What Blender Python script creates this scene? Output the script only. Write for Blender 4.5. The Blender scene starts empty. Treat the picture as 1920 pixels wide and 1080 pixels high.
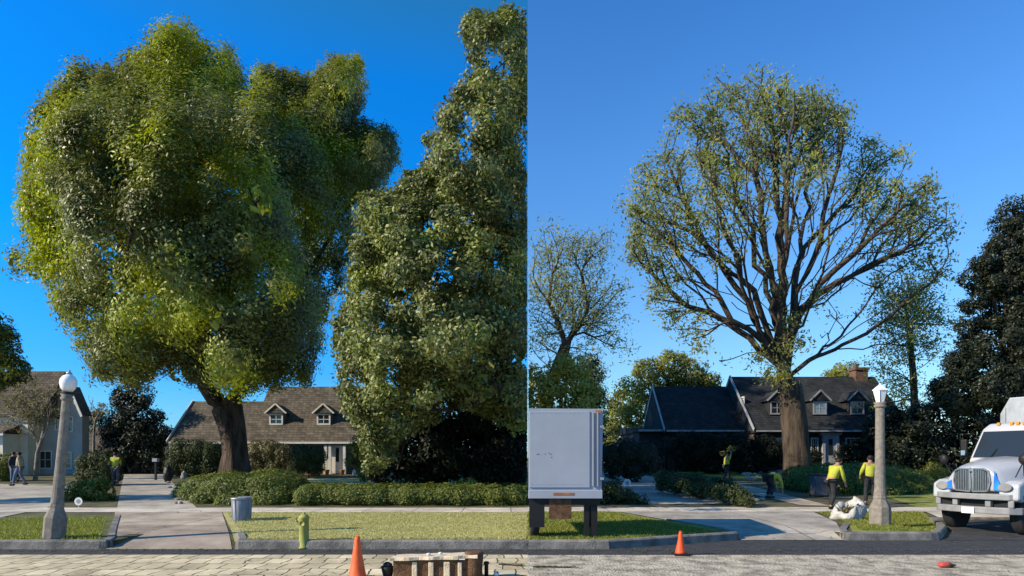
import bpy, bmesh, math, random
import numpy as np
from mathutils import Vector, Matrix, noise
R = math.radians
rng = np.random.default_rng(7)
random.seed(7)
S = bpy.context.scene
C0 = S.collection

# ------------------------------------------------------------------ camera
F = 1200.0; CH = 1.8; HX = 960.0; HY = 858.0
cam = bpy.data.cameras.new('camera'); cam.sensor_width = 36; cam.lens = 22.5
cam.shift_y = (HY-540)/1920.0; cam.clip_end = 3000
co = bpy.data.objects.new('camera', cam); C0.objects.link(co)
co.location = (0, 0, CH); co.rotation_euler = (R(90), 0, 0); S.camera = co
S.render.resolution_x = 1920; S.render.resolution_y = 1080

# ------------------------------------------------------------------ light
SUN_EL = 30.0
sd = Vector((-0.94, -0.33, 0)).normalized()          # horizontal direction towards the sun
sv = Vector((sd.x*math.cos(R(SUN_EL)), sd.y*math.cos(R(SUN_EL)), math.sin(R(SUN_EL))))
sl = bpy.data.lights.new('sun', 'SUN'); sl.energy = 5.0; sl.angle = R(0.5); sl.color = (1, .85, .63)
so = bpy.data.objects.new('sun', sl); C0.objects.link(so); so.location = (0, 0, 60)
so.rotation_euler = sv.to_track_quat('Z', 'Y').to_euler()
wd = bpy.data.worlds.new('World'); S.world = wd; wd.use_nodes = True
nt = wd.node_tree; nt.nodes.clear()
def N(nt, t, **k):
    n = nt.nodes.new(t)
    for a, b in k.items(): setattr(n, a, b)
    return n
out = N(nt, 'ShaderNodeOutputWorld'); bg = N(nt, 'ShaderNodeBackground'); bg.inputs[1].default_value = .1
sky = N(nt, 'ShaderNodeTexSky', sky_type='NISHITA', sun_disc=False)
sky.sun_elevation = R(SUN_EL); sky.sun_rotation = math.atan2(sd.x, sd.y)
sky.air_density = 1.0; sky.dust_density = .3; sky.ozone_density = 3.0
# two afternoons meet here: a deep polarised sky to the left of the seam direction, a paler one to the right
tc = N(nt, 'ShaderNodeTexCoord'); dp = N(nt, 'ShaderNodeVectorMath', operation='DOT_PRODUCT')
dp.inputs[1].default_value = (1, -(989.5-HX)/F, 0)
gt = N(nt, 'ShaderNodeMath', operation='GREATER_THAN'); gt.inputs[1].default_value = 0
sep = N(nt, 'ShaderNodeSeparateXYZ')
def ramp(stops):
    r = N(nt, 'ShaderNodeValToRGB')
    while len(r.color_ramp.elements) < len(stops): r.color_ramp.elements.new(.5)
    for e, (p, c) in zip(r.color_ramp.elements, stops): e.position = p; e.color = (*c, 1)
    nt.links.new(sep.outputs[2], r.inputs[0]); return r
rl = ramp([(0, (.50, .86, 1.2)), (.12, (.18, .80, 1.45)), (.30, (.02, .95, 1.75)), (.50, (.03, .95, 1.85)), (.58, (.16, .95, 1.35))])
rr = ramp([(0, (.78, 1.0, 1.1)), (.25, (.66, 1.1, 1.4)), (.42, (.58, 1.15, 1.65)), (.58, (.42, 1.05, 1.65))])
mx = N(nt, 'ShaderNodeMix', data_type='RGBA'); mu = N(nt, 'ShaderNodeMix', data_type='RGBA', blend_type='MULTIPLY')
mu.inputs[0].default_value = 1
L = nt.links.new
L(tc.outputs['Generated'], dp.inputs[0]); L(tc.outputs['Generated'], sep.inputs[0])
L(dp.outputs['Value'], gt.inputs[0]); L(gt.outputs[0], mx.inputs[0])
L(rl.outputs[0], mx.inputs[6]); L(rr.outputs[0], mx.inputs[7])
L(sky.outputs[0], mu.inputs[6]); L(mx.outputs[2], mu.inputs[7])
L(mu.outputs[2], bg.inputs[0]); L(bg.outputs[0], out.inputs[0])
S.view_settings.view_transform = 'Standard'; S.view_settings.look = 'None'
S.view_settings.exposure = 0.55; S.view_settings.gamma = 1
S.render.engine = 'CYCLES'
S.cycles.max_bounces = 5; S.cycles.transparent_max_bounces = 4

# ------------------------------------------------------------------ materials
def mat(name, col, col2=None, rough=.8, scale=3.0, bump=0.0, bscale=None, metal=0.0, detail=6, spec=.3, contrast=(.35, .65), coat=0, stretch=1.0):
    m = bpy.data.materials.new(name); m.use_nodes = True; t = m.node_tree
    b = t.nodes['Principled BSDF']; b.inputs['Roughness'].default_value = rough
    b.inputs['Metallic'].default_value = metal; b.inputs['Specular IOR Level'].default_value = spec
    b.inputs['Coat Weight'].default_value = coat
    b.inputs['Base Color'].default_value = (*col, 1)
    tcx = N(t, 'ShaderNodeTexCoord'); tcn = N(t, 'ShaderNodeMapping'); tcn.inputs['Scale'].default_value = (1, 1, stretch)
    t.links.new(tcx.outputs['Object'], tcn.inputs[0])
    if col2:
        n = N(t, 'ShaderNodeTexNoise'); n.inputs['Scale'].default_value = scale; n.inputs['Detail'].default_value = detail
        n.inputs['Roughness'].default_value = .62
        r = N(t, 'ShaderNodeValToRGB'); r.color_ramp.elements[0].position = contrast[0]; r.color_ramp.elements[1].position = contrast[1]
        r.color_ramp.elements[0].color = (*col, 1); r.color_ramp.elements[1].color = (*col2, 1)
        t.links.new(tcn.outputs[0], n.inputs['Vector']); t.links.new(n.outputs[0], r.inputs[0])
        t.links.new(r.outputs[0], b.inputs['Base Color'])
    if bump:
        n2 = N(t, 'ShaderNodeTexNoise'); n2.inputs['Scale'].default_value = bscale or scale*6; n2.inputs['Detail'].default_value = 5
        bp = N(t, 'ShaderNodeBump'); bp.inputs['Strength'].default_value = bump; bp.inputs['Distance'].default_value = .05
        t.links.new(tcn.outputs[0], n2.inputs['Vector']); t.links.new(n2.outputs[0], bp.inputs['Height'])
        t.links.new(bp.outputs[0], b.inputs['Normal'])
    return m
def leafmat(name, a, b_, c=None, trans=.35, rough=.5, spec=.4, patch=.35, pa=(.42, .6)):
    """per-leaf random between a and b, with metre-sized patches of c (on leaf_big, painted sun highlights)"""
    m = bpy.data.materials.new(name); m.use_nodes = True; t = m.node_tree
    bs = t.nodes['Principled BSDF']; o = t.nodes['Material Output']
    bs.inputs['Roughness'].default_value = rough; bs.inputs['Specular IOR Level'].default_value = spec
    g = N(t, 'ShaderNodeNewGeometry'); r = N(t, 'ShaderNodeValToRGB')
    r.color_ramp.elements[0].color = (*a, 1); r.color_ramp.elements[1].color = (*b_, 1)
    t.links.new(g.outputs['Random Per Island'], r.inputs[0])
    colr = r.outputs[0]
    if c:
        n = N(t, 'ShaderNodeTexNoise'); n.inputs['Scale'].default_value = patch; n.inputs['Detail'].default_value = 3
        tcn = N(t, 'ShaderNodeTexCoord'); t.links.new(tcn.outputs['Object'], n.inputs['Vector'])
        rr_ = N(t, 'ShaderNodeMapRange'); rr_.inputs[1].default_value = pa[0]; rr_.inputs[2].default_value = pa[1]
        t.links.new(n.outputs[0], rr_.inputs[0])
        x = N(t, 'ShaderNodeMix', data_type='RGBA'); x.inputs[7].default_value = (*c, 1)
        t.links.new(rr_.outputs[0], x.inputs[0]); t.links.new(colr, x.inputs[6]); colr = x.outputs[2]
    t.links.new(colr, bs.inputs['Base Color'])
    tr = N(t, 'ShaderNodeBsdfTranslucent'); ms = N(t, 'ShaderNodeMixShader'); ms.inputs[0].default_value = trans
    hs = N(t, 'ShaderNodeHueSaturation'); hs.inputs['Value'].default_value = 1.6; hs.inputs['Saturation'].default_value = 1.1
    t.links.new(colr, hs.inputs['Color']); t.links.new(hs.outputs[0], tr.inputs[0])
    t.links.new(bs.outputs[0], ms.inputs[1]); t.links.new(tr.outputs[0], ms.inputs[2]); t.links.new(ms.outputs[0], o.inputs[0])
    return m
def shingle(name, a, b_, mortar, sx=3.0, row=.18, width=.3, bump=.5, axis='XZ', offset=.5, msize=.012):
    m = bpy.data.materials.new(name); m.use_nodes = True; t = m.node_tree
    b = t.nodes['Principled BSDF']; b.inputs['Roughness'].default_value = .9; b.inputs['Specular IOR Level'].default_value = .15
    tcn = N(t, 'ShaderNodeTexCoord'); sp = N(t, 'ShaderNodeSeparateXYZ'); cb = N(t, 'ShaderNodeCombineXYZ')
    t.links.new(tcn.outputs['Object'], sp.inputs[0])
    ad = N(t, 'ShaderNodeMath', operation='ADD'); t.links.new(sp.outputs[0], ad.inputs[0]); t.links.new(sp.outputs[1], ad.inputs[1])
    if axis == 'XZ': t.links.new(ad.outputs[0], cb.inputs[0]); t.links.new(sp.outputs[2], cb.inputs[1])
    elif axis == 'XY': t.links.new(sp.outputs[0], cb.inputs[0]); t.links.new(sp.outputs[1], cb.inputs[1])
    br = N(t, 'ShaderNodeTexBrick'); br.offset = offset
    br.inputs['Color1'].default_value = (*a, 1); br.inputs['Color2'].default_value = (*b_, 1); br.inputs['Mortar'].default_value = (*mortar, 1)
    br.inputs['Scale'].default_value = 1; br.inputs['Brick Width'].default_value = width; br.inputs['Row Height'].default_value = row
    br.inputs['Mortar Size'].default_value = msize; br.inputs['Mortar Smooth'].default_value = .3
    wn = N(t, 'ShaderNodeTexNoise'); wn.inputs['Scale'].default_value = 1.3
    vm = N(t, 'ShaderNodeVectorMath', operation='MULTIPLY_ADD'); vm.inputs[1].default_value = (.30, .34, 0) if name == 'paving' else ((.06, .06, 0) if axis == 'XY' else (.09, .05, 0))
    t.links.new(tcn.outputs['Object'], wn.inputs['Vector']); t.links.new(wn.outputs['Color'], vm.inputs[0]); t.links.new(cb.outputs[0], vm.inputs[2])
    t.links.new(vm.outputs[0], br.inputs['Vector'])
    n = N(t, 'ShaderNodeTexNoise'); n.inputs['Scale'].default_value = 1.1; n.inputs['Detail'].default_value = 8; n.inputs['Roughness'].default_value = .7
    t.links.new(tcn.outputs['Object'], n.inputs['Vector'])
    mr = N(t, 'ShaderNodeMapRange'); mr.inputs[1].default_value = .3; mr.inputs[2].default_value = .7; mr.inputs[3].default_value = .55; mr.inputs[4].default_value = 1.35
    t.links.new(n.outputs[0], mr.inputs[0])
    x = N(t, 'ShaderNodeMix', data_type='RGBA', blend_type='MULTIPLY'); x.inputs[0].default_value = 1
    t.links.new(br.outputs[0], x.inputs[6]); t.links.new(mr.outputs[0], x.inputs[7]); t.links.new(x.outputs[2], b.inputs['Base Color'])
    bp = N(t, 'ShaderNodeBump'); bp.inputs['Strength'].default_value = bump; bp.inputs['Distance'].default_value = .03; bp.invert = True
    t.links.new(br.outputs['Fac'], bp.inputs['Height']); t.links.new(bp.outputs[0], b.inputs['Normal'])
    return m
M = {}
M['soil'] = mat('soil', (.045, .04, .022), (.12, .11, .045), .95, 1.2, .6)
M['lawn_dry'] = mat('lawn_dry', (.29, .28, .095), (.50, .455, .20), .95, 1.6, .8, 30, detail=12, contrast=(.3, .7))
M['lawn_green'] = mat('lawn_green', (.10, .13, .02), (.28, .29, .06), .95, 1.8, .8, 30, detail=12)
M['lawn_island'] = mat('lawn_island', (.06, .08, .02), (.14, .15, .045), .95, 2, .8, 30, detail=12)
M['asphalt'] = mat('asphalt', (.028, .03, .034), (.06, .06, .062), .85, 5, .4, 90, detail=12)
M['road_pale'] = mat('road_pale', (.05, .05, .05), (.13, .12, .105), .9, 1.5, .5, 40, detail=12)
M['walk'] = shingle('walk', (.46, .42, .35), (.56, .51, .43), (.10, .09, .07), row=1.7, width=1.5, axis='XY', offset=0, msize=.014)
M['drive'] = shingle('drive', (.29, .24, .19), (.40, .34, .27), (.10, .085, .07), row=3.1, width=2.7, axis='XY', offset=0, msize=.016)
M['drive_grey'] = shingle('drive_grey', (.30, .275, .235), (.38, .35, .30), (.10, .09, .08), row=2.9, width=3.3, axis='XY', offset=0, msize=.016)
M['curb'] = mat('curb', (.09, .088, .085), (.24, .225, .20), .9, 3, .4, 30, detail=12)
M['rubble'] = mat('rubble', (.22, .195, .15), (.52, .46, .35), .95, 3, 1.0, 25, detail=12, contrast=(.38, .58))
M['concrete_post'] = mat('concrete_post', (.17, .15, .125), (.28, .25, .21), .9, 9, .5, 60)
M['bark'] = mat('bark', (.02, .014, .010), (.10, .07, .05), .95, 4.5, 1.0, 10, detail=8, stretch=.16)
M['bark_grey'] = mat('bark_grey', (.022, .017, .013), (.095, .072, .053), .95, 4.5, 1.0, 10, detail=8, stretch=.16)
M['bark_pale'] = mat('bark_pale', (.14, .12, .10), (.30, .27, .22), .95, 4, .8, 14)
M['white'] = mat('white', (.55, .54, .50), (.70, .68, .64), .6, 2)
M['cream'] = mat('cream', (.62, .57, .47), (.74, .69, .59), .85, 1.5, .2)
M['greywall'] = mat('greywall', (.32, .325, .32), (.40, .40, .38), .85, 1.5, .2)
M['dark_wall'] = mat('dark_wall', (.014, .015, .018), (.028, .029, .032), .9, 2, .2)
M['brown_wall'] = mat('brown_wall', (.10, .075, .05), (.17, .13, .09), .9, 2, .2)
M['trim'] = mat('trim', (.24, .25, .27), (.34, .35, .36), .7, 2)
M['glass'] = mat('glass', (.02, .025, .03), None, .08, spec=.8)
M['glass_pale'] = mat('glass_pale', (.20, .24, .28), None, .12, spec=.8)
M['black'] = mat('black', (.012, .012, .013), None, .55)
M['rubber'] = mat('rubber', (.015, .015, .016), (.03, .03, .03), .85, 12)
M['steel'] = mat('steel', (.30, .32, .34), (.42, .43, .45), .45, 4, metal=.5)
M['grey_can'] = mat('grey_can', (.20, .215, .24), (.28, .30, .33), .6, 5)
M['chrome'] = mat('chrome', (.62, .63, .66), None, .22, metal=.9)
M['hydrant'] = mat('hydrant', (.24, .25, .05), (.33, .32, .09), .6, 8)
M['orange'] = mat('orange', (.62, .09, .02), (.74, .13, .035), .55, 10)
M['orange_soft'] = mat('orange_soft', (.70, .07, .015), (.80, .10, .02), .5, 10)
M['wood_pale'] = mat('wood_pale', (.50, .40, .27), (.70, .60, .44), .8, 6, .3)
M['wood_brown'] = mat('wood_brown', (.07, .035, .016), (.16, .085, .045), .85, 8, .6)
M['vest'] = mat('vest', (.33, .36, .035), (.42, .44, .05), .7, 9)
M['shirt_lime'] = mat('shirt_lime', (.24, .30, .05), (.34, .40, .08), .8, 9)
M['shirt_tan'] = mat('shirt_tan', (.30, .25, .17), (.38, .33, .24), .8, 9)
M['shirt_dark'] = mat('shirt_dark', (.02, .024, .034), (.04, .045, .055), .8, 9)
M['jeans'] = mat('jeans', (.06, .10, .17), (.11, .16, .25), .85, 9)
M['pants_dark'] = mat('pants_dark', (.014, .015, .02), (.028, .03, .036), .85, 9)
M['pants_grey'] = mat('pants_grey', (.06, .065, .08), (.09, .095, .11), .85, 9)
M['skin'] = mat('skin', (.30, .17, .11), (.36, .21, .14), .55, 5)
M['hair'] = mat('hair', (.012, .009, .008), None, .6)
M['tarp'] = mat('tarp', (.38, .37, .35), (.52, .51, .48), .7, 3, .5)
M['paint_white'] = mat('paint_white', (.38, .39, .41), (.45, .46, .48), .3, 1, spec=.5, coat=.4)
M['paint_blue'] = mat('paint_blue', (.02, .12, .65), (.04, .30, .8), .3, 2, coat=.4)
M['box_panel_shaded'] = mat('box_panel_shaded', (.27, .30, .355), (.31, .34, .40), .6, 1.2, detail=8)  # white panels; the blue-grey shade of the rear is put into the colour
M['plastic_grey'] = mat('plastic_grey', (.19, .195, .20), (.26, .265, .27), .5, 4)
M['rust'] = mat('rust', (.25, .10, .04), (.36, .17, .08), .8, 12)
M['amber'] = mat('amber', (.6, .25, .04), None, .3)
M['plate'] = mat('plate', (.7, .7, .68), None, .5)
M['red'] = mat('red', (.5, .04, .05), (.25, .12, .07), .7, 9)
M['rock'] = mat('rock', (.14, .135, .13), (.38, .36, .33), .95, 7, .6)
M['globe'] = mat('globe', (.75, .76, .76), (.86, .87, .87), .25, 3, spec=.6)
M['roof_brown'] = shingle('roof_brown', (.082, .070, .054), (.145, .125, .098), (.035, .03, .024))
M['roof_dark'] = shingle('roof_dark', (.022, .025, .029), (.037, .040, .045), (.010, .011, .012))
M['roof_grey'] = shingle('roof_grey', (.085, .07, .055), (.13, .11, .085), (.03, .026, .02))
M['brick'] = shingle('brick', (.12, .06, .04), (.17, .09, .06), (.12, .10, .09), row=.08, width=.22)
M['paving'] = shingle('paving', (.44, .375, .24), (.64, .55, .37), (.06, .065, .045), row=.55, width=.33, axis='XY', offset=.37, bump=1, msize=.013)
M['leaf_big'] = leafmat('leaf_big', (.035, .048, .010), (.23, .25, .07), (.34, .38, .03), .26, .48, .4, patch=.22, pa=(.45, .62))  # yellow patches are sun highlights put into the leaf colour
M['leaf_magnolia'] = leafmat('leaf_magnolia', (.026, .042, .012), (.25, .27, .08), (.25, .29, .05), .18, .5, .35, patch=.4, pa=(.5, .75))  # wide colour range paints highlights and dark gaps into the leaves
M['leaf_thin'] = leafmat('leaf_thin', (.11, .135, .04), (.28, .30, .12), (.40, .38, .07), .5, .5, .4, patch=.32, pa=(.5, .66))
M['leaf_bare'] = leafmat('leaf_bare', (.19, .23, .10), (.34, .36, .16), None, .45)
M['leaf_dark'] = leafmat('leaf_dark', (.008, .013, .006), (.024, .032, .013), None, .15, .5, .35)
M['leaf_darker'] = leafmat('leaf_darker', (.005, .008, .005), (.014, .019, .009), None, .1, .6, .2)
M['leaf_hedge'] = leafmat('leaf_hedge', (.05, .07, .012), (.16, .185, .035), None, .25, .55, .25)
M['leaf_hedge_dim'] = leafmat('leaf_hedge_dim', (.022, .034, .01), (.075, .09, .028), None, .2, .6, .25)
M['leaf_olive'] = leafmat('leaf_olive', (.07, .085, .02), (.18, .19, .045), (.25, .26, .05), .4, patch=.5)
M['leaf_yellow'] = leafmat('leaf_yellow', (.24, .24, .04), (.40, .40, .09), None, .25)
M['leaf_rusty'] = leafmat('leaf_rusty', (.09, .075, .03), (.17, .16, .07), None, .35)
M['grass_dry'] = leafmat('grass_dry', (.28, .28, .09), (.48, .45, .19), None, .3)
M['grass_green'] = leafmat('grass_green', (.10, .13, .02), (.30, .31, .06), None, .35)

# ------------------------------------------------------------------ tagging / mesh helpers
def tag(o, label=None, cat=None, group=None, kind=None):
    if label: o['label'] = label
    if cat: o['category'] = cat
    if group: o['group'] = group
    if kind: o['kind'] = kind
    return o
def thing(name, label, cat, loc, rz=0, group=None):
    o = bpy.data.objects.new(name, None); C0.objects.link(o); o.location = loc; o.rotation_euler = (0, 0, rz)
    o.empty_display_size = .3
    return tag(o, label, cat, group)
def link(name, me, parent=None, loc=None):
    o = bpy.data.objects.new(name, me); C0.objects.link(o)
    if parent: o.parent = parent
    if loc is not None: o.location = loc
    return o
class MB:
    def __init__(s): s.v = []; s.f = []; s.m = []; s.mats = []; s.cur = 0; s.sm = []
    def use(s, m):
        if m not in s.mats: s.mats.append(m)
        s.cur = s.mats.index(m); return s
    def add(s, vs, fs, smooth=False):
        b = len(s.v); s.v += [tuple(v) for v in vs]
        for f in fs: s.f.append(tuple(b+i for i in f)); s.m.append(s.cur); s.sm.append(smooth)
        return s
    def box(s, x0, x1, y0, y1, z0, z1, T=None):
        vs = [Vector(p) for p in ((x0,y0,z0),(x1,y0,z0),(x1,y1,z0),(x0,y1,z0),(x0,y0,z1),(x1,y0,z1),(x1,y1,z1),(x0,y1,z1))]
        if T is not None: vs = [T @ v for v in vs]
        return s.add(vs, [(0,3,2,1),(4,5,6,7),(0,1,5,4),(1,2,6,5),(2,3,7,6),(3,0,4,7)])
    def bar(s, a, b, w, h=None):
        """rectangular bar from a to b"""
        a = Vector(a); b = Vector(b); d = (b-a); l = d.length; q = d.to_track_quat('X', 'Z').to_matrix().to_4x4()
        h = h or w
        return s.box(0, l, -w/2, w/2, -h/2, h/2, Matrix.Translation(a) @ q)
    def prism(s, prof, y0, y1, axis='y'):
        """profile of (a,z) swept along an axis"""
        n = len(prof)
        if axis == 'y': vs = [(a, y0, z) for a, z in prof]+[(a, y1, z) for a, z in prof]
        else: vs = [(y0, a, z) for a, z in prof]+[(y1, a, z) for a, z in prof]
        fs = [tuple(range(n)), tuple(range(2*n-1, n-1, -1))]+[(i, i+n, (i+1) % n+n, (i+1) % n) for i in range(n)]
        return s.add(vs, fs)
    def lathe(s, prof, n=20, c=(0, 0, 0), T=None, smooth=True, phase=0):
        """prof list of (r,z), closed with caps"""
        vs = []
        for r, z in prof:
            for k in range(n):
                a = 2*math.pi*k/n+phase; v = Vector((c[0]+r*math.cos(a), c[1]+r*math.sin(a), c[2]+z)); vs.append(T @ v if T is not None else v)
        fs = [(i*n+k, i*n+(k+1) % n, (i+1)*n+(k+1) % n, (i+1)*n+k) for i in range(len(prof)-1) for k in range(n)]
        s.add(vs, fs, smooth)
        b = len(s.v)-len(vs)
        s.f.append(tuple(b+k for k in range(n-1, -1, -1))); s.m.append(s.cur); s.sm.append(False)
        s.f.append(tuple(b+(len(prof)-1)*n+k for k in range(n))); s.m.append(s.cur); s.sm.append(False)
        return s
    def tube(s, pts, rad, n=8):
        pts = [Vector(p) for p in pts]; vs = []
        rads = rad if isinstance(rad, (list, tuple)) else [rad]*len(pts)
        for i, p in enumerate(pts):
            d = (pts[min(i+1, len(pts)-1)]-pts[max(i-1, 0)]).normalized()
            ref = Vector((0, 0, 1)) if abs(d.z) < .9 else Vector((0, 1, 0))
            u = d.cross(ref).normalized(); w = d.cross(u)
            for k in range(n):
                a = 2*math.pi*k/n; vs.append(p+(u*math.cos(a)+w*math.sin(a))*rads[i])
        fs = [(i*n+k, i*n+(k+1) % n, (i+1)*n+(k+1) % n, (i+1)*n+k) for i in range(len(pts)-1) for k in range(n)]
        fs += [tuple(range(n)), tuple(range(len(vs)-1, len(vs)-1-n, -1))]
        return s.add(vs, fs, True)
    def blob(s, c, rx, ry, rz, sub=2, amp=.15, freq=1.0):
        bm = bmesh.new(); bmesh.ops.create_icosphere(bm, subdivisions=sub, radius=1)
        vs = []
        for v in bm.verts:
            k = 1+amp*noise.noise(v.co*1.7*freq+Vector(c))
            vs.append((c[0]+v.co.x*rx*k, c[1]+v.co.y*ry*k, c[2]+v.co.z*rz*k))
        fs = [tuple(x.index for x in f.verts) for f in bm.faces]; bm.free()
        return s.add(vs, fs, True)
    def build(s, name, parent=None, loc=None, world=False, bevel=0):
        """loc: subtract it from the vertices and put the object there"""
        me = bpy.data.meshes.new(name); vs = s.v
        if parent is not None and world:
            inv = Matrix.Translation(-Vector(parent.location)); 
            inv = parent.rotation_euler.to_matrix().to_4x4().inverted() @ inv
            vs = [tuple(inv @ Vector(v)) for v in vs]
        if parent is None and loc is not None: vs = [(v[0]-loc[0], v[1]-loc[1], v[2]-loc[2]) for v in vs]
        me.from_pydata(vs, [], s.f)
        for m in s.mats: me.materials.append(M[m])
        me.polygons.foreach_set('material_index', s.m); me.polygons.foreach_set('use_smooth', s.sm); me.update()
        o = link(name, me, parent, loc if parent is None else None)
        if bevel:
            b = o.modifiers.new('bevel', 'BEVEL'); b.width = bevel; b.segments = 2; b.limit_method = 'ANGLE'
        return o

# ------------------------------------------------------------------ ground height and image-to-place helpers
def CB(x):                                             # distance of the kerb from the camera line
    if x < 1.9: return 12.62
    if x < 4.9: return 12.62+(x-1.9)/3.0*1.35
    return 13.97
DR = [(-60, -10.6), (-7.95, -5.45), (4.95, 7.2), (9.3, 60)]       # dropped kerbs
def Z(x, y):
    t = y-CB(x)
    if t < 0: return 0.0
    z = .15
    for a, b in DR:
        if a <= x <= b: z = (.02+.13*min(1, t/1.3)) if a < 9 else .01+.14*min(1, t/5)
    if y > 21: z += (min(y, 80)-21)*.018
    return z
def G(px, py):
    """the ground point seen at a pixel of the photograph"""
    lo, hi = 5.0, 200.0
    for _ in range(60):
        Y = (lo+hi)/2; X = (px-HX)/F*Y
        if HY+(CH-Z(X, Y))/Y*F > py: lo = Y
        else: hi = Y
    return (X, Y, Z(X, Y))
def W(px, py, Y): return Vector(((px-HX)/F*Y, Y, CH-(py-HY)/F*Y))
SE = (989.5-HX)/F                                      # the seam plane x = SE*y

def sheet(name, poly, off, m, step=.5, jit=0):
    bm = bmesh.new(); f = bm.faces.new([bm.verts.new((p[0], p[1], 0)) for p in poly])
    xs = [p[0] for p in poly]; ys = [p[1] for p in poly]
    cuts = [((x, 0, 0), (1, 0, 0)) for x in np.arange(min(xs), max(xs), max(step, (max(xs)-min(xs))/120))[1:]]
    for a, b in DR:
        for q in (a, b): cuts.append(((q+.001, 0, 0), (1, 0, 0)))
    cuts += [((0, y, 0), (0, 1, 0)) for y in np.arange(min(ys), max(ys), max(step, (max(ys)-min(ys))/120))[1:]]
    cuts += [((0, 21, 0), (0, 1, 0))]
    for c, n in cuts:
        bmesh.ops.bisect_plane(bm, geom=bm.verts[:]+bm.edges[:]+bm.faces[:], plane_co=c, plane_no=n)
    for v in bm.verts: v.co.z = Z(v.co.x, v.co.y)+off
    me = bpy.data.meshes.new(name); bm.normal_update()
    if sum(f.normal.z for f in bm.faces) < 0: bmesh.ops.reverse_faces(bm, faces=bm.faces[:])
    bm.to_mesh(me); bm.free(); me.materials.append(M[m])
    return tag(link(name, me), kind='structure')

# the ground: one sheet to the horizon
def ground():
    xs = sorted(set([-900, -500, -250, -120]+list(np.arange(-60, 60.1, .5))+[120, 250, 500, 900]+[q+e for a, b in DR for q in (a, b) for e in (-.002, .002)]))
    ts = [-60, -20, -10, -4, -2, -1, -.5, -.011, 0.0, .3, .65, 1.0, 1.3, 2, 4, 6]+list(np.arange(8, 70, 2.0))+[90, 150, 400, 1000, 1600]
    vs = []; fs = []; n = len(ts)
    for x in xs:
        for t in ts:
            y = CB(x)+t; vs.append((x, y, Z(x, y+1e-6) if t >= 0 else 0))
    for i in range(len(xs)-1):
        for j in range(n-1): fs.append((i*n+j, (i+1)*n+j, (i+1)*n+j+1, i*n+j+1))
    m = MB().use('soil'); m.add(vs, fs); tag(m.build('ground'), kind='structure')
ground()
def gp(*a): return [G(px, py)[:2] for px, py in a]
def seam(y): return (SE*y, y)
# asphalt strip next to the kerb, its dark tone also standing in for shade on the right, and the pale stone paving in front of it
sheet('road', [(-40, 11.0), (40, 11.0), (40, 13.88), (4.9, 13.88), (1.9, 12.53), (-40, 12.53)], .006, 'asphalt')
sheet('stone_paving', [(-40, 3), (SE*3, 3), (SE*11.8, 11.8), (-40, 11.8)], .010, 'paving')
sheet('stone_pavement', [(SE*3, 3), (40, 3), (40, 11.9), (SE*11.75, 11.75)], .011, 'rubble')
# left half
sheet('sidewalk', [(-45, 19.2), (SE*19.2, 19.2), (SE*20.9, 20.9), (-45, 20.9)], .016, 'walk')
sheet('lawn', [(-5.43, 12.6), (SE*12.72, 12.6), (SE*19.19, 19.19), (-8.68, 19.19)], .012, 'lawn_dry')
sheet('driveway_apron', [(-7.93, 12.5), (-5.47, 12.5), (-8.7, 19.19), (-11.9, 19.19)], .012, 'drive')
sheet('driveway', [(-12.9, 20.91), (-10.3, 20.91), (-10.3-.586*29, 50), (-12.9-.60*29, 50)], .012, 'drive_grey')
sheet('neighbour_driveway', [(-45, 12.6), (-10.65, 12.6), (-13.2, 15), (-14.6, 19.19), (-45, 19.19)], .012, 'drive_grey')
sheet('forecourt', [(-45, 20.91), (-15.2, 20.91), (-22, 33), (-45, 38)], .012, 'drive_grey')
isl = [(-10.58, 12.56), (-8.05, 12.62), (-8.2, 13.1), (-9.45, 15.2), (-11.2, 18.2), (-14.0, 18.4), (-12.9, 15)]
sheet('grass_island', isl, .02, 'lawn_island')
sheet('back_lawn', [(-12, 31), (SE*31, 31), (SE*40, 40), (-13, 40)], .014, 'lawn_dry')
# right half
sheet('verge_lawn', [(SE*12.74, 12.74), (2.2, 12.85), (4.2, 13.75), (4.75, 14.05), (4.9, 14.6), (3.7, 17.5), (3.2, 19.3), (SE*19.3, 19.3)], .013, 'lawn_green')
sheet('pavement', [(SE*19.35, 19.35), (26, 19.35), (26, 21.1), (SE*21.1, 21.1)], .017, 'walk')
sheet('drive_apron', [(4.97, 13.88), (7.18, 13.88), (8.2, 16.2), (9.1, 19.33), (3.3, 19.33), (3.85, 17.5), (4.95, 14.7)], .014, 'drive_grey')
sheet('side_driveway', gp((1216, 946), (1425, 945), (1290, 908), (1190, 888), (1120, 880), (1120, 896)), .014, 'drive_grey')
sheet('verge', [(8.35, 15.9), (7.5, 14.08), (9.28, 14.08), (10.4, 15.4), (12.4, 19.33), (9.2, 19.33)], .013, 'lawn_green')
sheet('side_road', [(9.32, 13.88), (34, 13.88), (34, 17.3), (11.6, 17.3), (10.5, 15.2)], .012, 'asphalt')
sheet('side_pavement', [(11.75, 17.45), (34, 17.45), (34, 19.33), (12.5, 19.33)], .014, 'walk')
sheet('garden_path', gp((1232, 884), (1300, 893), (1420, 915), (1560, 950), (1500, 948), (1400, 925), (1235, 889)), .019, 'drive')
sheet('front_lawn', gp((1245, 879), (1480, 879), (1470, 897), (1380, 898), (1290, 890)), .015, 'lawn_green')
sheet('side_yard', [(13.4, 21.2), (34, 21.2), (40, 40), (20, 40)], .013, 'lawn_green')

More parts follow.
